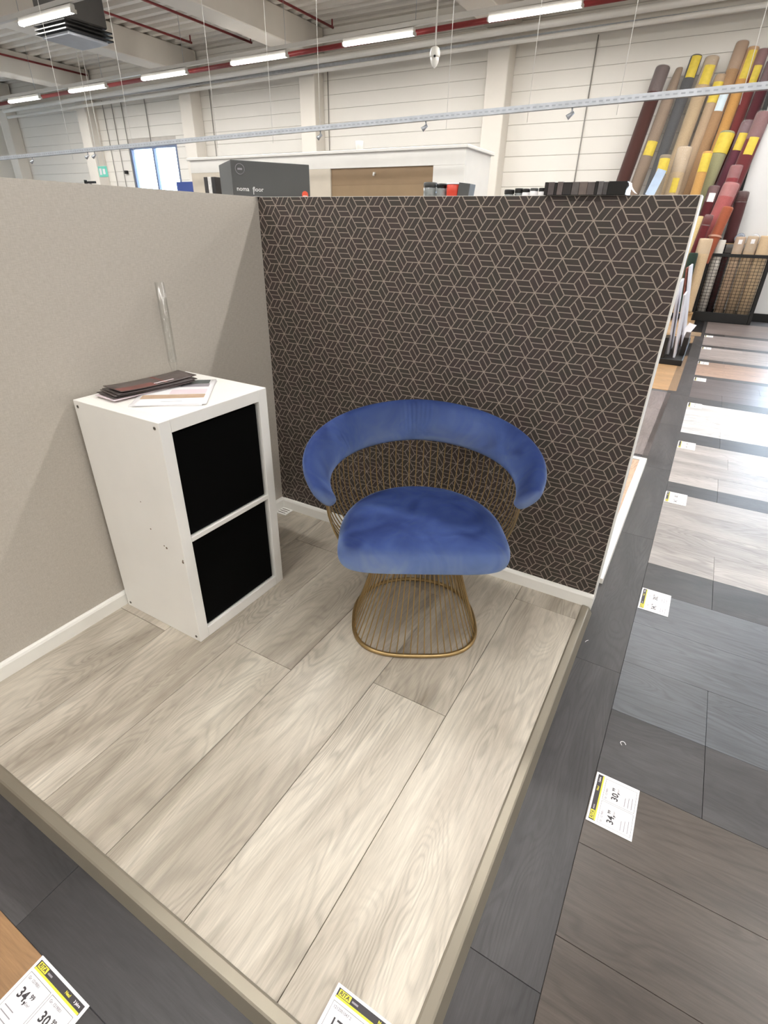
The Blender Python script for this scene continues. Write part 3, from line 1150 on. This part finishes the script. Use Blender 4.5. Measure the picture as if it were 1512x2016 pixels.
# staples on the floor
for (px, py, a, lab) in ((1228, 1467, .6, 'bent white staple on the dark strip above the price tag'), (1155, 1262, 1.2, 'small white staple beside the platform edge')):
    P = on_z(px, py, ZF + .001)
    s = MB().tube([(-.006, 0, .001), (-.006, .008, .001), (-.003, .011, .001), (.003, .011, .001), (.006, .008, .001), (.006, 0, .001)] if px > 1200 else
                  [(-.009, 0, .001), (0, .001, .001), (.008, -.001, .001)], .0011, 5).build('staple', M['paper'], None, loc=(P.x, P.y, ZF + .0005), rz=a)
    tag(s, lab, 'staple')

# slotted white plate in the corner
P = on_z(557, 1009, 0)
pl = thing('floor_socket_plate', (.046, -.046, .0003), 'small white slotted plate on the platform in the corner', 'plate')
MB().box(-.030, .030, -.030, .030, 0, .006).build('plate', M['white_paint'], pl, .0015)
for k in range(3):
    MB().box(-.022, .022, -.020 + k * .016, -.016 + k * .016, .0062, .0066).build('slot', M['dark'] if k else M['black'], pl)

# ================================================================== THINGS ON THE WALL TOP
# grey flooring box on the corner of the walls
bxr = thing('flooring_box', (-.122, 0.0, H + .001), 'anthracite cardboard flooring box on top of the booth wall corner', 'box', rz=math.radians(-2))
bxr.rotation_euler = (0, 0, math.radians(55))
bw, bd, bh = .31, .26, .120
MB().box(0, bw, 0, bd, 0, bh).build('carton', M['box_grey'], bxr, .0015)
lite = mat_plain('print_white', srgb(226, 226, 226), .5, var=.01)
text('brand_text', 'noma', .0215, lite, bxr, (.014, -.0008, .027), upright=True, bold=.008)
text('brand_text', 'floor', .0215, lite, bxr, (.076, -.0008, .027), upright=True, bold=.008)
MB().box(.0778, .0800, -.0008, 0, .010, .028).build('brand_stroke', lite, bxr)
MB().tube([(.033 + .017 * math.cos(2 * math.pi * k / 24), -.0006, .092 + .017 * math.sin(2 * math.pi * k / 24)) for k in range(24)], .0009, 4, closed=True).build('round_badge', M['ink_grey'], bxr)
MB().box(.024, .042, -.0008, 0, .089, .095).build('badge_bar', M['ink_grey'], bxr)
lg = mat_plain('logo_orange', srgb(226, 88, 62), .5, var=.02)
mb_ = MB(); mb_.prism([(.288 + .0125 * math.cos(a), .018 + .0115 * math.sin(a)) for a in [math.pi * k / 12 for k in range(13)]] + [(.2755, .008), (.3005, .008)], 'y', -.0008, 0)
mb_.build('logo_patch', lg, bxr)
MB().box(.279, .297, -.0012, -.0009, .011, .0135).build('logo_line', lite, bxr)
st = MB().box(-.075, .012, -.012, .035, H + .0001, H + .0008).build('paper_strip', M['paper'])
tag(st, 'white paper edge under the anthracite flooring box', 'paper')

# sample stack with dark boards
sk = thing('sample_stack', (1.09, -.012, H + .0005), 'bundle of dark glossy flooring samples overhanging the patterned wall', 'sample bundle')
x = 0.0
random.seed(3)
shades = [(34, 30, 30), (88, 80, 80), (30, 27, 27), (98, 88, 86), (44, 40, 40), (90, 84, 82), (110, 98, 92), (92, 84, 82), (24, 22, 22), (96, 92, 92), (74, 70, 70), (14, 12, 12)]
ws = [.010, .018, .008, .016, .024, .020, .022, .020, .008, .014, .012, .048]
for k, (c, w_) in enumerate(zip(shades, ws)):
    MB().box(x, x + w_ - .0006, random.uniform(0, .002), .085, 0, .031 + random.uniform(-.001, .001)).build('sample_board', mat_plain('sample_dark_%d' % k, srgb(*c), .28, var=.2, vscale=40), sk, .0006)
    x += w_
curl = MB()
cv = [(x + .002 + .020 * u, 0, .030 - .026 * u ** .6) for u in [k / 8 for k in range(9)]]
curl.add([(a, .0, c) for a, b, c in cv] + [(a, .06, c) for a, b, c in cv], [(k, k + 1, 10 + k, 9 + k) for k in range(8)], True)
co = curl.build('curled_label', M['paper'], sk)
co['label'] = 'curled white label at the end'

# blue card
cd = MB().box(-.013, .013, 0, .0012, 0, .062).build('info_card', mat_plain('card_blue', srgb(186, 206, 232), .4, var=.1, vscale=60), None, loc=(1.362, .05, H + .001))
cd.rotation_euler = (math.radians(-6), math.radians(16), math.radians(-24))
tag(cd, 'pale blue info card standing before the beige carpets', 'card')


def jar(x, y, r, h, body, lid, label, lidh=.35):
    root = thing('paint_jar', (x, y, H + .0005), label, 'jar', 'little jars along the wall top')
    bh_ = h * (1 - lidh)
    MB().lathe([(0, 0), (r * .9, 0), (r, .002), (r, bh_ - .002), (r * .85, bh_)], 18).build('body', body, root)
    MB().lathe([(r * .85, bh_), (r * 1.02, bh_ + .0006), (r * 1.02, h - .002), (r * .94, h), (0, h)], 18).build('lid', lid, root)
    return root


gl = mat_plain('jar_smoke', srgb(128, 132, 132), .15, var=.3, vscale=40)
rd = mat_plain('tub_red', srgb(214, 70, 50), .4, var=.04)
jar(.706, .036, .0215, .0385, gl, M['box_grey'], 'smoky jar with grey lid at the left of the red tub')
jar(.748, .036, .017, .0345, gl, M['black_gloss'], 'small dark-lidded jar touching the red tub')
jar(.789, .034, .0215, .035, rd, M['paper'], 'red tub with white rim on the wall top', .1)
g2 = MB().prism([(.808, H + .0005), (.846, H + .0005), (.850, H + .033), (.812, H + .037)], 'y', .02, .065).build('grey_packet', M['box_grey'], None, .001)
tag(g2, 'slanted grey packet to the right of the red tub', 'packet')
jar(.972, .036, .0145, .0165, gl, M['black'], 'flat black-lidded jar farthest left beside the dark samples', .7)
jar(1.0, .042, .0125, .020, gl, M['black'], 'second black-lidded jar from the left before the samples', .6)
jar(1.024, .034, .011, .0185, M['paper'], M['black_gloss'], 'third jar, with white label and dark lid', .5)
jar(1.048, .034, .0115, .0195, M['paper'], M['box_grey'], 'fourth jar, white label and grey lid')
jar(1.074, .036, .0125, .020, M['paper'], M['black'], 'jar next to the dark sample bundle', .45)

# ================================================================== WHITE KIOSK BEHIND
KY = 4.2
kk = thing('white_kiosk', (-2.9, KY, ZF), 'white exhibition kiosk with brown panel opening behind the booth', 'kiosk')
zt = 1.945 - ZF
x0, x1 = -2.05, 1.95
MB().box(x0, x1, 0, .04, zt - .14, zt).build('fascia', M['white_lac'], kk, .002)
MB().box(-.26 + 1.85, x1, 0, .04, 0, zt - .1405).build('front_panel', M['white_lac'], kk, .002)
MB().box(x0, .26, .0, .04, 0, zt - .1405).build('front_panel', M['cream_board'], kk, .002)
MB().box(.262, 1.589, .02, .04, 1.66, zt - .141).build('brown_panel', M['brown_board'], kk)
MB().box(.262, 1.589, .018, .04, .0, 1.659).build('brown_counter', mat_plain('brown_counter', srgb(158, 134, 104), .7), kk)
MB().box(x1 - .04, x1, .0405, .72, 0, zt).build('side_panel', M['white_lac'], kk, .002)
MB().box(x0 - .03, x1 + .03, -.03, .75, zt + .0005, zt + .03).build('cornice', M['white_lac'], kk, .004)
MB().tube([(.86, .02, 1.77), (.86, -.01, 1.77), (.86, -.015, 1.745)], .012, 8).build('hook', M['white_paint'], kk)
cup = MB().lathe([(0, 0), (.04, 0), (.045, .09), (.04, .09), (.036, .01), (0, .01)], 16).build('white_cup', M['white_paint'], None, loc=(-2.30, KY + .1, 1.977))
tag(cup, 'small white cup standing on the kiosk roof', 'cup')
# striped packs left of the grey box
P = on_y(413, 350, 3.4)
for k, (dx, c) in enumerate(((0, (52, 50, 50)), (.060, (214, 212, 208)), (.120, (34, 32, 32)))):
    b = cbox('upright_pack', (.054, .2, .24), (P.x + .03 + dx, 3.4, P.z - .24), mat_plain('pack_%d' % k, srgb(*c), .4, var=.2, vscale=30), None, .003, base=True)
    tag(b, ['dark upright pack, leftmost beside the grey box', 'white upright pack between two black packs', 'black upright pack nearest the grey box'][k], 'pack', 'upright packs behind the partition')
sh = thing('pack_shelf', (P.x + .09, 3.4, ZF), 'pale shelf unit carrying the upright packs', 'shelf')
zs = P.z - .24 - ZF
MB().box(-.3, .3, -.15, .15, zs - .020, zs - .0005).build('board', M['cream_board'], sh)
for s_ in (-1, 1):
    MB().box(s_ * .29 - .01, s_ * .29 + .01, -.15, .15, 0, zs - .0205).build('side', M['cream_board'], sh)

# ================================================================== CARPET ROLLS
def roll(top, low, wpx, col, label, plane, name='carpet_roll', tagspec=None, wrap=False, flat=.82, zb=.13, fold=False, group='carpet rolls leaning on the far wall'):
    A = on_lean(top[0], top[1], *plane)
    B = on_lean(low[0], low[1], *plane)
    d = (A - B).normalized()
    base = A + d * ((zb - A.z) / d.z)
    L = (A - base).length
    r = wpx * .5 * depth(A) / F_PX
    root = thing(name, base, label, 'carpet roll', group)
    q = d.to_track_quat('Z', 'Y')
    root.rotation_mode = 'QUATERNION'
    root.rotation_quaternion = q
    n = 20
    prof = [(0, 0), (r * .96, 0), (r, .02)] + [(r * (1 + .018 * math.sin(k * 1.7 + top[0])), .02 + (L - .06) * k / 8) for k in range(1, 8)] + [(r, L - .04), (r * .97, L - .012), (r * .88, L), (r * .60, L + .002), (r * .56, L - .03), (r * .40, L - .028), (r * .36, L - .004), (0, L - .004)]
    mb_ = MB().lathe(prof, n)
    mb_.v = [(x, y * flat, z) for x, y, z in mb_.v]
    if fold:
        mb_.v = [(x * (1 - max(0, (z - L + .45) / .45) * .38), y * (1 - max(0, (z - L + .45) / .45) * .6), z) for x, y, z in mb_.v]
    mb_.build('carpet', mat_carpet('carpet_%d_%d_%d' % col, srgb(*col)), root)
    # side facing the visitor, in local coordinates
    inv = q.inverted()
    toc = inv @ (CAM - A).normalized()
    ang = math.atan2(toc.y, toc.x)
    if wrap:
        R = r * 1.03
        wmb = MB().lathe([(R, L - min(.34, L * .2)), (R * 1.01, L - .15), (R, L + .005)], n)
        wmb.v = [(x, y * flat, z) for x, y, z in wmb.v]
        wmb.build('plastic_wrap', M['wrap'], root)
    if tagspec:
        off, h, half, m_ = tagspec      # distance of its top from roll end, height, half angle
        vv = []
        for zz in (L - off, L - off - h):
            for k in range(7):
                a2 = ang + math.radians(half) * (k / 3 - 1)
                vv.append((r * 1.05 * math.cos(a2), r * 1.05 * flat * math.sin(a2), zz))
        MB().add(vv, [(k, k + 1, 8 + k, 7 + k) for k in range(6)], True).build('price_label', m_, root)
    return root


PB = (8.98, .155)    # tall rolls lean against the wall
PM = (8.78, .155)    # middle row
PS = (8.62, .155)    # short rolls in front
Yt = M['tag_yellow']
roll((1306, 132), (1227.5, 353), 30, (72, 40, 34), 'dark brown carpet roll, leftmost of the tall rolls', PB, wrap=True)
roll((1338, 134), (1256, 356), 27, (142, 124, 108), 'taupe carpet roll with peaked end beside the dark brown roll', PB, fold=True, tagspec=(.98, .2, 50, Yt))
roll((1372, 110), (1302, 310), 23, (84, 84, 86), 'charcoal grey carpet roll with yellow tag at its end', PB, tagspec=(.02, .27, 50, Yt))
roll((1403, 113), (1334, 307), 28, (178, 156, 126), 'tall beige carpet roll with square yellow tag', PB, wrap=True, tagspec=(.12, .24, 44, Yt))
roll((1420, 148), (1342, 365), 22, (174, 150, 124), 'slim tan carpet roll with yellow tag, slightly lower than its neighbours', PB, tagspec=(.1, .26, 55, Yt))
roll((1463, 83), (1376, 319), 25, (160, 126, 92), 'tallest brown-tan carpet roll with pale blue label', PB, wrap=True, tagspec=(.62, .24, 40, mat_plain('pale_blue_label', srgb(190, 206, 214), .4)))
roll((1484, 94), (1401, 319), 23, (190, 142, 80), 'tall golden orange carpet roll', PB, wrap=True, tagspec=(.05, .34, 40, Yt))
roll((1504, 98), (1443, 265), 21, (112, 46, 46), 'tall brick red carpet roll near the right edge', PB, wrap=True, tagspec=(.2, .26, 40, Yt))
roll((1522, 120), (1462, 275), 22, (84, 34, 42), 'tall maroon carpet roll at the right edge', PB, wrap=True)
roll((1433, 260), (1390, 366), 30, (150, 148, 112), 'sage green carpet roll with wide yellow tag', PM, tagspec=(.03, .26, 70, Yt))
roll((1474, 240), (1422, 362), 26, (92, 44, 58), 'plum carpet roll with yellow tag right of the green roll', (8.82, .155), wrap=True, tagspec=(.16, .22, 42, Yt))
roll((1505, 222), (1452, 348), 29, (106, 42, 46), 'wide wine red carpet roll with plastic end', (8.72, .155), wrap=True, tagspec=(.32, .22, 36, Yt))
roll((1311, 306), (1293, 371), 21, (140, 128, 110), 'short grey carpet roll with yellow tag behind the blue card', (8.46, .155), tagspec=(.05, .2, 60, Yt))
roll((1349, 291), (1325, 371), 28, (186, 164, 134), 'short beige carpet roll in front of the slim tan roll', PS, wrap=True, tagspec=(.42, .2, 25, Yt))
roll((1394, 299), (1373, 368), 19, (196, 150, 86), 'short golden carpet roll left of the sage green roll', (8.52, .155), tagspec=(.03, .24, 60, Yt))
roll((1407, 367), (1382, 440), 20, (92, 28, 36), 'short crimson carpet roll with white label right of the wall edge', (8.66, .155), zb=.82, wrap=True, tagspec=(.1, .12, 35, M['paper']))
roll((1441, 362), (1412, 428), 32, (172, 92, 92), 'dusty pink carpet roll in the front row', (8.62, .155), zb=1.0, wrap=True)
roll((1451, 327), (1432, 380), 23, (138, 56, 62), 'rose red carpet roll end above the dusty pink roll', (8.64, .155), zb=1.30, wrap=True)
rr_ = roll((1434, 408), (1405, 472), 22, (160, 84, 56), 'rust orange carpet roll with a pale tie band above the cage', (8.47, .15), zb=.82)
MB().tube([(.0, 0, .36), (.003, 0, .385)], .094, 20, caps=False).build('tie_band', mat_plain('tie_pale', srgb(196, 150, 130), .5), rr_)
roll((1397, 424), (1374, 482), 17, (104, 30, 36), 'short dark crimson carpet roll below the white-labelled one', (8.42, .15), zb=.82, wrap=True)
roll((1380, 426), (1352, 500), 11, (220, 196, 142), 'narrow cream-yellow carpet roll hugging the wall edge', (8.20, .15))
roll((1391, 470), (1351, 606), 25, (212, 186, 150), 'short cream carpet roll standing left of the cage', (8.34, .06), wrap=True)
roll((1366, 498), (1345, 575), 17, (38, 58, 48), 'dark green carpet roll behind the cream roll', (8.20, .06))
roll((1464, 378), (1436, 470), 22, (72, 32, 34), 'dark brown-red carpet roll beside the black post', (8.72, .155), zb=1.105, wrap=True)

# crate the second row of short rolls stands on
cr_ = thing('wooden_crate', (1.16, 8.60, ZF + .1375), 'raw wooden crate carrying the short red carpet rolls', 'crate')
for zz in (.07, .28, .49):
    cbox('slat', (.42, .02, .18), (0, -.13, zz + .03), mat_wood('crate_pine', srgb(206, 172, 128), srgb(176, 140, 98), srgb(192, 158, 114), .8), cr_, .002)
MB().box(-.21, .21, -.12, .14, .0, .68).build('crate_body', M['brown_board'], cr_, .003)

# pallet boards under the rolls
pal = thing('wooden_pallet', (.75, 8.9, ZF), 'raw wooden pallet under the carpet rolls', 'pallet')
mpw = sample_wood('pallet_pine', (196, 164, 122), .12, .8)
for yy in (-.5, -.25, 0, .25, .5, .75):
    cbox('deck_board', (1.3, .14, .022), (0, yy, .126), mpw, pal, .002)
for xx in (-.6, 0, .6):
    cbox('stringer', (.09, 1.3, .112), (xx, .125, .0575), mpw, pal, .002)

# wire cage with short rolls
cg = thing('wire_cage', (1.40, 8.6, ZF), 'black steel cage with wire mesh front holding carpet rolls', 'cage')
cw_, cd_, chh = .80, .48, .99
pst = .045
for x, y in ((0, 0), (cw_, 0), (0, cd_), (cw_, cd_)):
    MB().box(x - pst / 2, x + pst / 2, y - pst / 2, y + pst / 2, 0, chh).build('post', M['black'], cg, .003)
for z, hh in ((chh - .03, .045), (.07, .14)):
    for y in (0, cd_):
        MB().box(pst / 2 + .001, cw_ - pst / 2 - .001, y - .02, y + .02, z - hh / 2, z + hh / 2).build('rail', M['black'], cg, .003)
    for x in (0, cw_):
        MB().box(x - .02, x + .02, pst / 2 + .001, cd_ - pst / 2 - .001, z - hh / 2, z + hh / 2).build('rail', M['black'], cg, .003)
MB().box(pst / 2, cw_ - pst / 2, .021, cd_ - .021, .10, .115).build('floor_tray', M['black'], cg)
mb_ = MB()
nvx = 16
for k in range(1, nvx):
    xx = cw_ * k / nvx
    mb_.tube([(xx, -.002, .14), (xx, -.002, chh - .05)], .0028, 4)
for k in range(1, 17):
    zz = .14 + (chh - .19) * k / 17
    mb_.tube([(.02, .002, zz), (cw_ - .02, .002, zz)], .0028, 4)
mb_.build('wire_mesh', M['black'], cg)
for k, (x, rr, hh, col, lab) in enumerate(((.095, .068, 1.05, (226, 222, 214), 'white carpet roll at the left inside the cage'),
                                        (.215, .045, .86, (70, 34, 36), 'dark maroon carpet roll deep inside the cage'),
                                        (.345, .070, 1.10, (190, 164, 138), 'brown carpet roll left of centre inside the cage'),
                                        (.505, .078, 1.11, (186, 162, 132), 'tan carpet roll right of centre inside the cage'),
                                        (.680, .090, 1.12, (204, 178, 144), 'thick beige carpet roll at the right inside the cage'))):
    root = thing('carpet_roll', (1.40 + x, 8.6 + (.13 if k != 1 else .3), ZF + .117), lab, 'carpet roll', 'carpet rolls in the cage')
    mbx = MB().lathe([(0, 0), (rr, 0), (rr * 1.02, hh * .5), (rr, hh - .02), (rr * .9, hh), (rr * .5, hh), (rr * .45, hh - .03), (0, hh - .03)], 18)
    mbx.v = [(a, b, c) for a, b, c in mbx.v]
    mbx.build('carpet', mat_carpet('carpet_%d_%d_%d' % col, srgb(*col)), root)
    if k in (2, 3):
        wmb = MB().lathe([(rr * 1.03, hh - .22), (rr * 1.03, hh)], 18); wmb.build('plastic_wrap', M['wrap'], root)
        MB().box(-.02, .03, -rr * 1.06, -rr * 1.04, hh - .1, hh - .04).build('label', M['paper'], root)
# film rolls behind the cage
for k, (x, r_) in enumerate(((1.72, .06), (1.92, .055))):
    o = MB().tube([(x, 9.05 - .3, 1.17), (x + .02, 9.32 - .3, 1.19)], r_, 16).build('film_roll', mat_plain('film_blue_%d' % k, srgb(150, 160, 176) if k == 0 else srgb(206, 208, 212), .25, var=.2, vscale=30))
    tag(o, ['bluish film roll lying on top of the cage rolls', 'clear white film roll lying on the cage rolls'][k], 'film roll')
shelf = thing('top_plank', (1.80, 8.93, 1.102), 'light board lying across the cage rolls', 'board')
MB().box(-.38, .40, -.10, .16, -.012, 0).build('board', mpw, shelf, .002)

# white display panel at the right with black post
wpn = thing('display_panel', (1.58, 9.12, ZF), 'tall white display panel behind the cage at the right edge', 'panel')
MB().box(.0, .98, 0, .05, .12, 3.4).build('panel', mat_plain('panel_white', srgb(226, 226, 226), .4, var=.01), wpn, .003)
MB().box(-.06, -.001, -.04, .09, 0, 3.4).build('edge_post', M['black'], wpn, .004)
MB().box(.0, .98, -.01, .06, 0, .119).build('plinth', M['black'], wpn, .003)

# sample stand in the aisle behind
ss = thing('sample_stand', (1.38, 4.75, ZF), 'black sample stand with upright white boards beyond the patterned wall', 'sample stand')
MB().box(-.125, .115, 0, 1.6, 0, .06).build('base', M['black'], ss, .006)
lil = mat_plain('board_lilac', srgb(214, 212, 220), .45, var=.03)
MB().prism([(.012, .061), (.032, .061), (-.033, .69), (-.053, .69)], 'y', .10, .62).build('sample_panel', lil, ss, .002)
MB().prism([(-.060, .061), (-.038, .061), (-.115, .80), (-.137, .80)], 'y', .25, .85).build('sample_panel', lil, ss, .002)
MB().prism([(.040, .061), (.058, .061), (-.087, .926), (-.105, .926)], 'y', .86, 1.45).build('sample_panel', lil, ss, .002)
MB().prism([(.004, .061), (.026, .061), (-.112, .90), (-.134, .90)], 'y', .95, 1.35).build('sample_panel', mat_plain('board_brick', srgb(132, 74, 62), .6, var=.3, vscale=40), ss, .002)
MB().box(-.12, -.072, .02, .24, .061, .27).build('leaflet_box', M['black_gloss'], ss, .003)
MB().box(.060, .112, .30, .72, .061, .25).build('leaflet_box', M['black_gloss'], ss, .003)
lf = MB().box(-.045, .045, -.085, .085, 0, .003).build('leaflet', M['paper'], None, loc=(1.448, 5.75, .215))
lf.rotation_euler = (math.radians(48), math.radians(10), math.radians(-24))
tag(lf, 'white printed leaflet tilted in the black sample stand', 'leaflet')

# ================================================================== OVERHEAD FITTINGS
# perforated rail with spots
RY = 3.3


def rail_z(x):
    return 2.100 + (x - 1.545) * .0130


rl = thing('ceiling_rail', (0, 0, 0), 'long galvanised rail hanging across the hall above the booth', 'rail')
mb_ = MB()
a, b = -9.5, 2.6
za, zb = rail_z(a), rail_z(b)
sh_ = .021
mb_.add([(a, RY - sh_, za - sh_), (a, RY + sh_, za - sh_), (a, RY + sh_, za + sh_), (a, RY - sh_, za + sh_),
         (b, RY - sh_, zb - sh_), (b, RY + sh_, zb - sh_), (b, RY + sh_, zb + sh_), (b, RY - sh_, zb + sh_)],
        [(0, 1, 2, 3), (4, 5, 6, 7), (0, 1, 5, 4), (1, 2, 6, 5), (2, 3, 7, 6), (3, 0, 4, 7)])
mb_.build('channel', M['steel'], rl)
mb_ = MB()
x = a + .03
slot_m = mat_plain('slot_shadow', srgb(150, 154, 160), .6)
while x < b:
    z = rail_z(x)
    mb_.add([(x, RY - sh_ - .0006, z - .005), (x + .028, RY - sh_ - .0006, z - .005), (x + .028, RY - sh_ - .0006, z + .005), (x, RY - sh_ - .0006, z + .005)], [(0, 1, 2, 3)])
    x += .05
so = mb_.build('slot_row', slot_m, rl)
so['kind'] = 'stuff'
for x in (-7.6, -6.13, -4.9, -3.5, -2.71, -2.11, -.77, -.06, .62, 1.41):
    MB().tube([(x, RY, rail_z(x) - .09), (x, RY, ZC + .05)], .0022, 5).build('hanging_wire', M['white_paint'], rl)

spots = [(-7.05, 'leftmost of the rail'), (-5.80, 'left of the bright window, first of a pair'), (-5.66, 'left of the bright window, second of a pair'), (-2.11, 'above the grey flooring box'), (-.97, 'above the white kiosk corner'), (.284, 'nearest the carpet rolls')]
for x, w_ in spots:
    z = rail_z(x) - .022
    s = thing('rail_spot', (x, RY, z), 'little chrome spotlight hook under the rail, ' + w_, 'spotlight', 'little spots under the rail')
    MB().tube([(0, 0, 0), (.004, 0, -.02), (-.006, -.004, -.035)], .006, 6).build('clamp', M['steel'], s)
    mb_ = MB().tube([(.018, .0, -.03), (-.012, -.012, -.052), (-.024, -.016, -.062)], [.010, .017, .020], 10)
    mb_.build('head', M['steel'], s)

# white pendant camera
P = on_y(856, 113, 7.4)
dm = thing('dome_camera', (P.x, 7.4, P.z), 'white egg-shaped camera dome hanging under the ceiling pipes', 'camera')
MB().lathe([(.0, .13), (.03, .128), (.062, .105), (.076, .06), (.076, .012), (.07, .004), (0, .004)][::-1], 20).build('shell', M['white_paint'], dm)
MB().lathe([(0, -.13), (.012, -.125), (.04, -.095), (.06, -.05), (.066, -.004), (0, -.004)], 20).build('lower_shell', M['white_paint'], dm)
MB().tube([(.03, -.066, 0), (.034, -.078, -.002)], .016, 10).build('lens', M['black'], dm)
MB().tube([(0, 0, .128), (0, 0, ZC - P.z + .05)], .012, 8).build('stem', M['white_paint'], dm)

# exit sign
P = on_y(203, 338, 7.0)
exs = thing('exit_sign', (P.x, 7.0, P.z), 'small green and white exit sign hanging left of the window', 'exit sign')
MB().box(-.14, .14, -.015, .015, -.10, .10).build('panel', mat_plain('exit_green', srgb(120, 216, 196), .4, var=.03), exs, .004)
MB().box(-.10, -.02, -.018, -.0155, -.06, .06).build('running_figure', M['paper'], exs)
MB().box(.02, .10, -.018, -.0155, -.05, .05).build('arrow', M['paper'], exs)
for s in (-.1, .1):
    MB().tube([(s, 0, .10), (s * .8, 0, ZC - P.z + .05)], .006, 5).build('hanger', M['white_paint'], exs)

# heater under the roof
hx, hy, hz = -8.2, 5.15, 3.72
ht = thing('air_heater', (hx, hy, hz), 'dark grey air heater with pale underside beneath the roof', 'air heater')
hm = mat_plain('heater_grey', srgb(92, 90, 88), .45, .3, var=.06)
MB().box(-.36, .36, -.36, .36, .16, .98).build('casing', hm, ht, .02)
for k in range(3):
    MB().box(-.40, .40, -.40, .40, .012 + k * .05, .03 + k * .05).build('louvre', M['black'], ht, .002)
MB().box(-.3, .3, -.3, .3, .03, .16).build('core', hm, ht)
MB().prism([(-.34, -.34), (.34, -.34), (.34, .34), (-.34, .34)], 'z', -.03, .011).build('underside', mat_plain('heater_pale', srgb(190, 194, 200), .5), ht, .012)
MB().tube([(-.42, 0, .1), (-.62, 0, .12), (-.62, 0, 1.0)], .025, 8).build('supply_pipe', M['steel'], ht)

# red sprinkler pipes and white service pipes
for i, (x, ya, yb, z, lab) in enumerate(((-6.15, 3.0, 9.36, 4.6, 'red sprinkler pipe right of the beam behind the grey box'), (-8.3, 3.0, 9.4, 4.6, 'red sprinkler pipe left of the beam behind the grey box'),
                                         (-9.5, 3.0, 8.84, 4.6, 'red sprinkler pipe above the bright window'), (-14.4, 3.0, 9.65, 4.6, 'red sprinkler pipe at the far left'), (-2.0, 3.0, 8.9, 4.6, 'red sprinkler pipe near the kiosk side'))):
    o = MB().tube([(x, ya, z), (x, yb, z)], .022, 8).tube([(x, yb - .03, z), (x, yb - .03, z + .12)], .014, 6).build('sprinkler_pipe', M['red_pipe'])
    tag(o, lab, 'pipe', 'red sprinkler pipes')
o = MB().tube([(-17, 8.25, 3.895), (4, 8.25, 4.095)], .04, 8).build('sprinkler_pipe', M['red_pipe'])
tag(o, 'dark red main pipe running just behind the far lamp row', 'pipe', 'red sprinkler pipes')
for i, (yy, z, r_, lab) in enumerate(((9.2, 4.10, .05, 'upper white service pipe along the far wall'), (9.28, 3.96, .035, 'lower white service pipe along the far wall'))):
    o = MB().tube([(-18, yy, z - .12), (-6, yy, z), (8, yy, z + .12)], r_, 10).build('service_pipe', M['white_paint'])
    tag(o, lab, 'pipe')
tr_ = thing('cable_tray', (0, 0, 0), 'perforated steel cable tray under the ledge of the far wall', 'cable tray')
MB().box(-18, 8, 9.335, 9.435, 4.02, 4.026).build('tray', M['steel'], tr_)
MB().box(-18, 8, 9.330, 9.3345, 4.02, 4.07).build('lip', M['steel'], tr_)
# conduits down the far wall
for px, py, bot, lab in ((205, 225, 1.0, 'left of the window, outermost'), (222, 222, 1.0, 'left of the window, second'), (240, 216, 1.6, 'left of the window, bending to a switch'), (285, 205, 3.02, 'ending on the window top'), (413, 190, 1.0, 'right of the column by the window'), (645, 150, 1.0, 'beside the column behind the grey box'), (1180, 60, 1.3, 'left of the carpets')):
    P = on_y(px, py, YW - .02)
    o = MB().tube([(P.x, YW - .02, 4.06), (P.x, YW - .02, bot)], .010, 6).build('conduit', mat_plain('conduit_grey', srgb(150, 146, 140), .5))
    tag(o, 'thin grey conduit down the far wall, ' + lab, 'conduit', 'conduits on the far wall')
P = on_y(248, 339, YW - .05)
o = MB().box(-.05, .05, -.03, .03, -.04, .04).build('wall_switch', M['black'], None, .004, loc=(P.x, YW - .04, P.z))
tag(o, 'small black switch on the far wall left of the window', 'switch')
P = on_y(178, 359, 9.0)
bkt = MB().box(-.22, .22, -.03, .03, -.025, .025).box(-.24, -.18, -.03, .03, -.06, .06).box(-.02, .02, -.025, .025, ZF - P.z, -.03).box(-.25, .25, -.2, .2, ZF - P.z, ZF - P.z + .02).build('clamp_stand', M['black'], None, .004, loc=(P.x, 9.0, P.z))
tag(bkt, 'black stand whose arm shows over the greige partition', 'stand')
P = on_y(374, 369, 9.0)
o = MB().box(-.45, .35, -.02, .02, ZF - P.z + .02, .14).build('blue_banner', mat_plain('banner_blue', srgb(54, 74, 140), .5), None, .003, loc=(P.x, 9.0, P.z - .02))
tag(o, 'dark blue banner edge below the bright window', 'banner')

for o in bpy.data.objects:
    if o.parent is None and o.type in {'MESH', 'EMPTY'} and 'label' not in o:
        print('NO LABEL', o.name)
print('objects', len(bpy.data.objects))
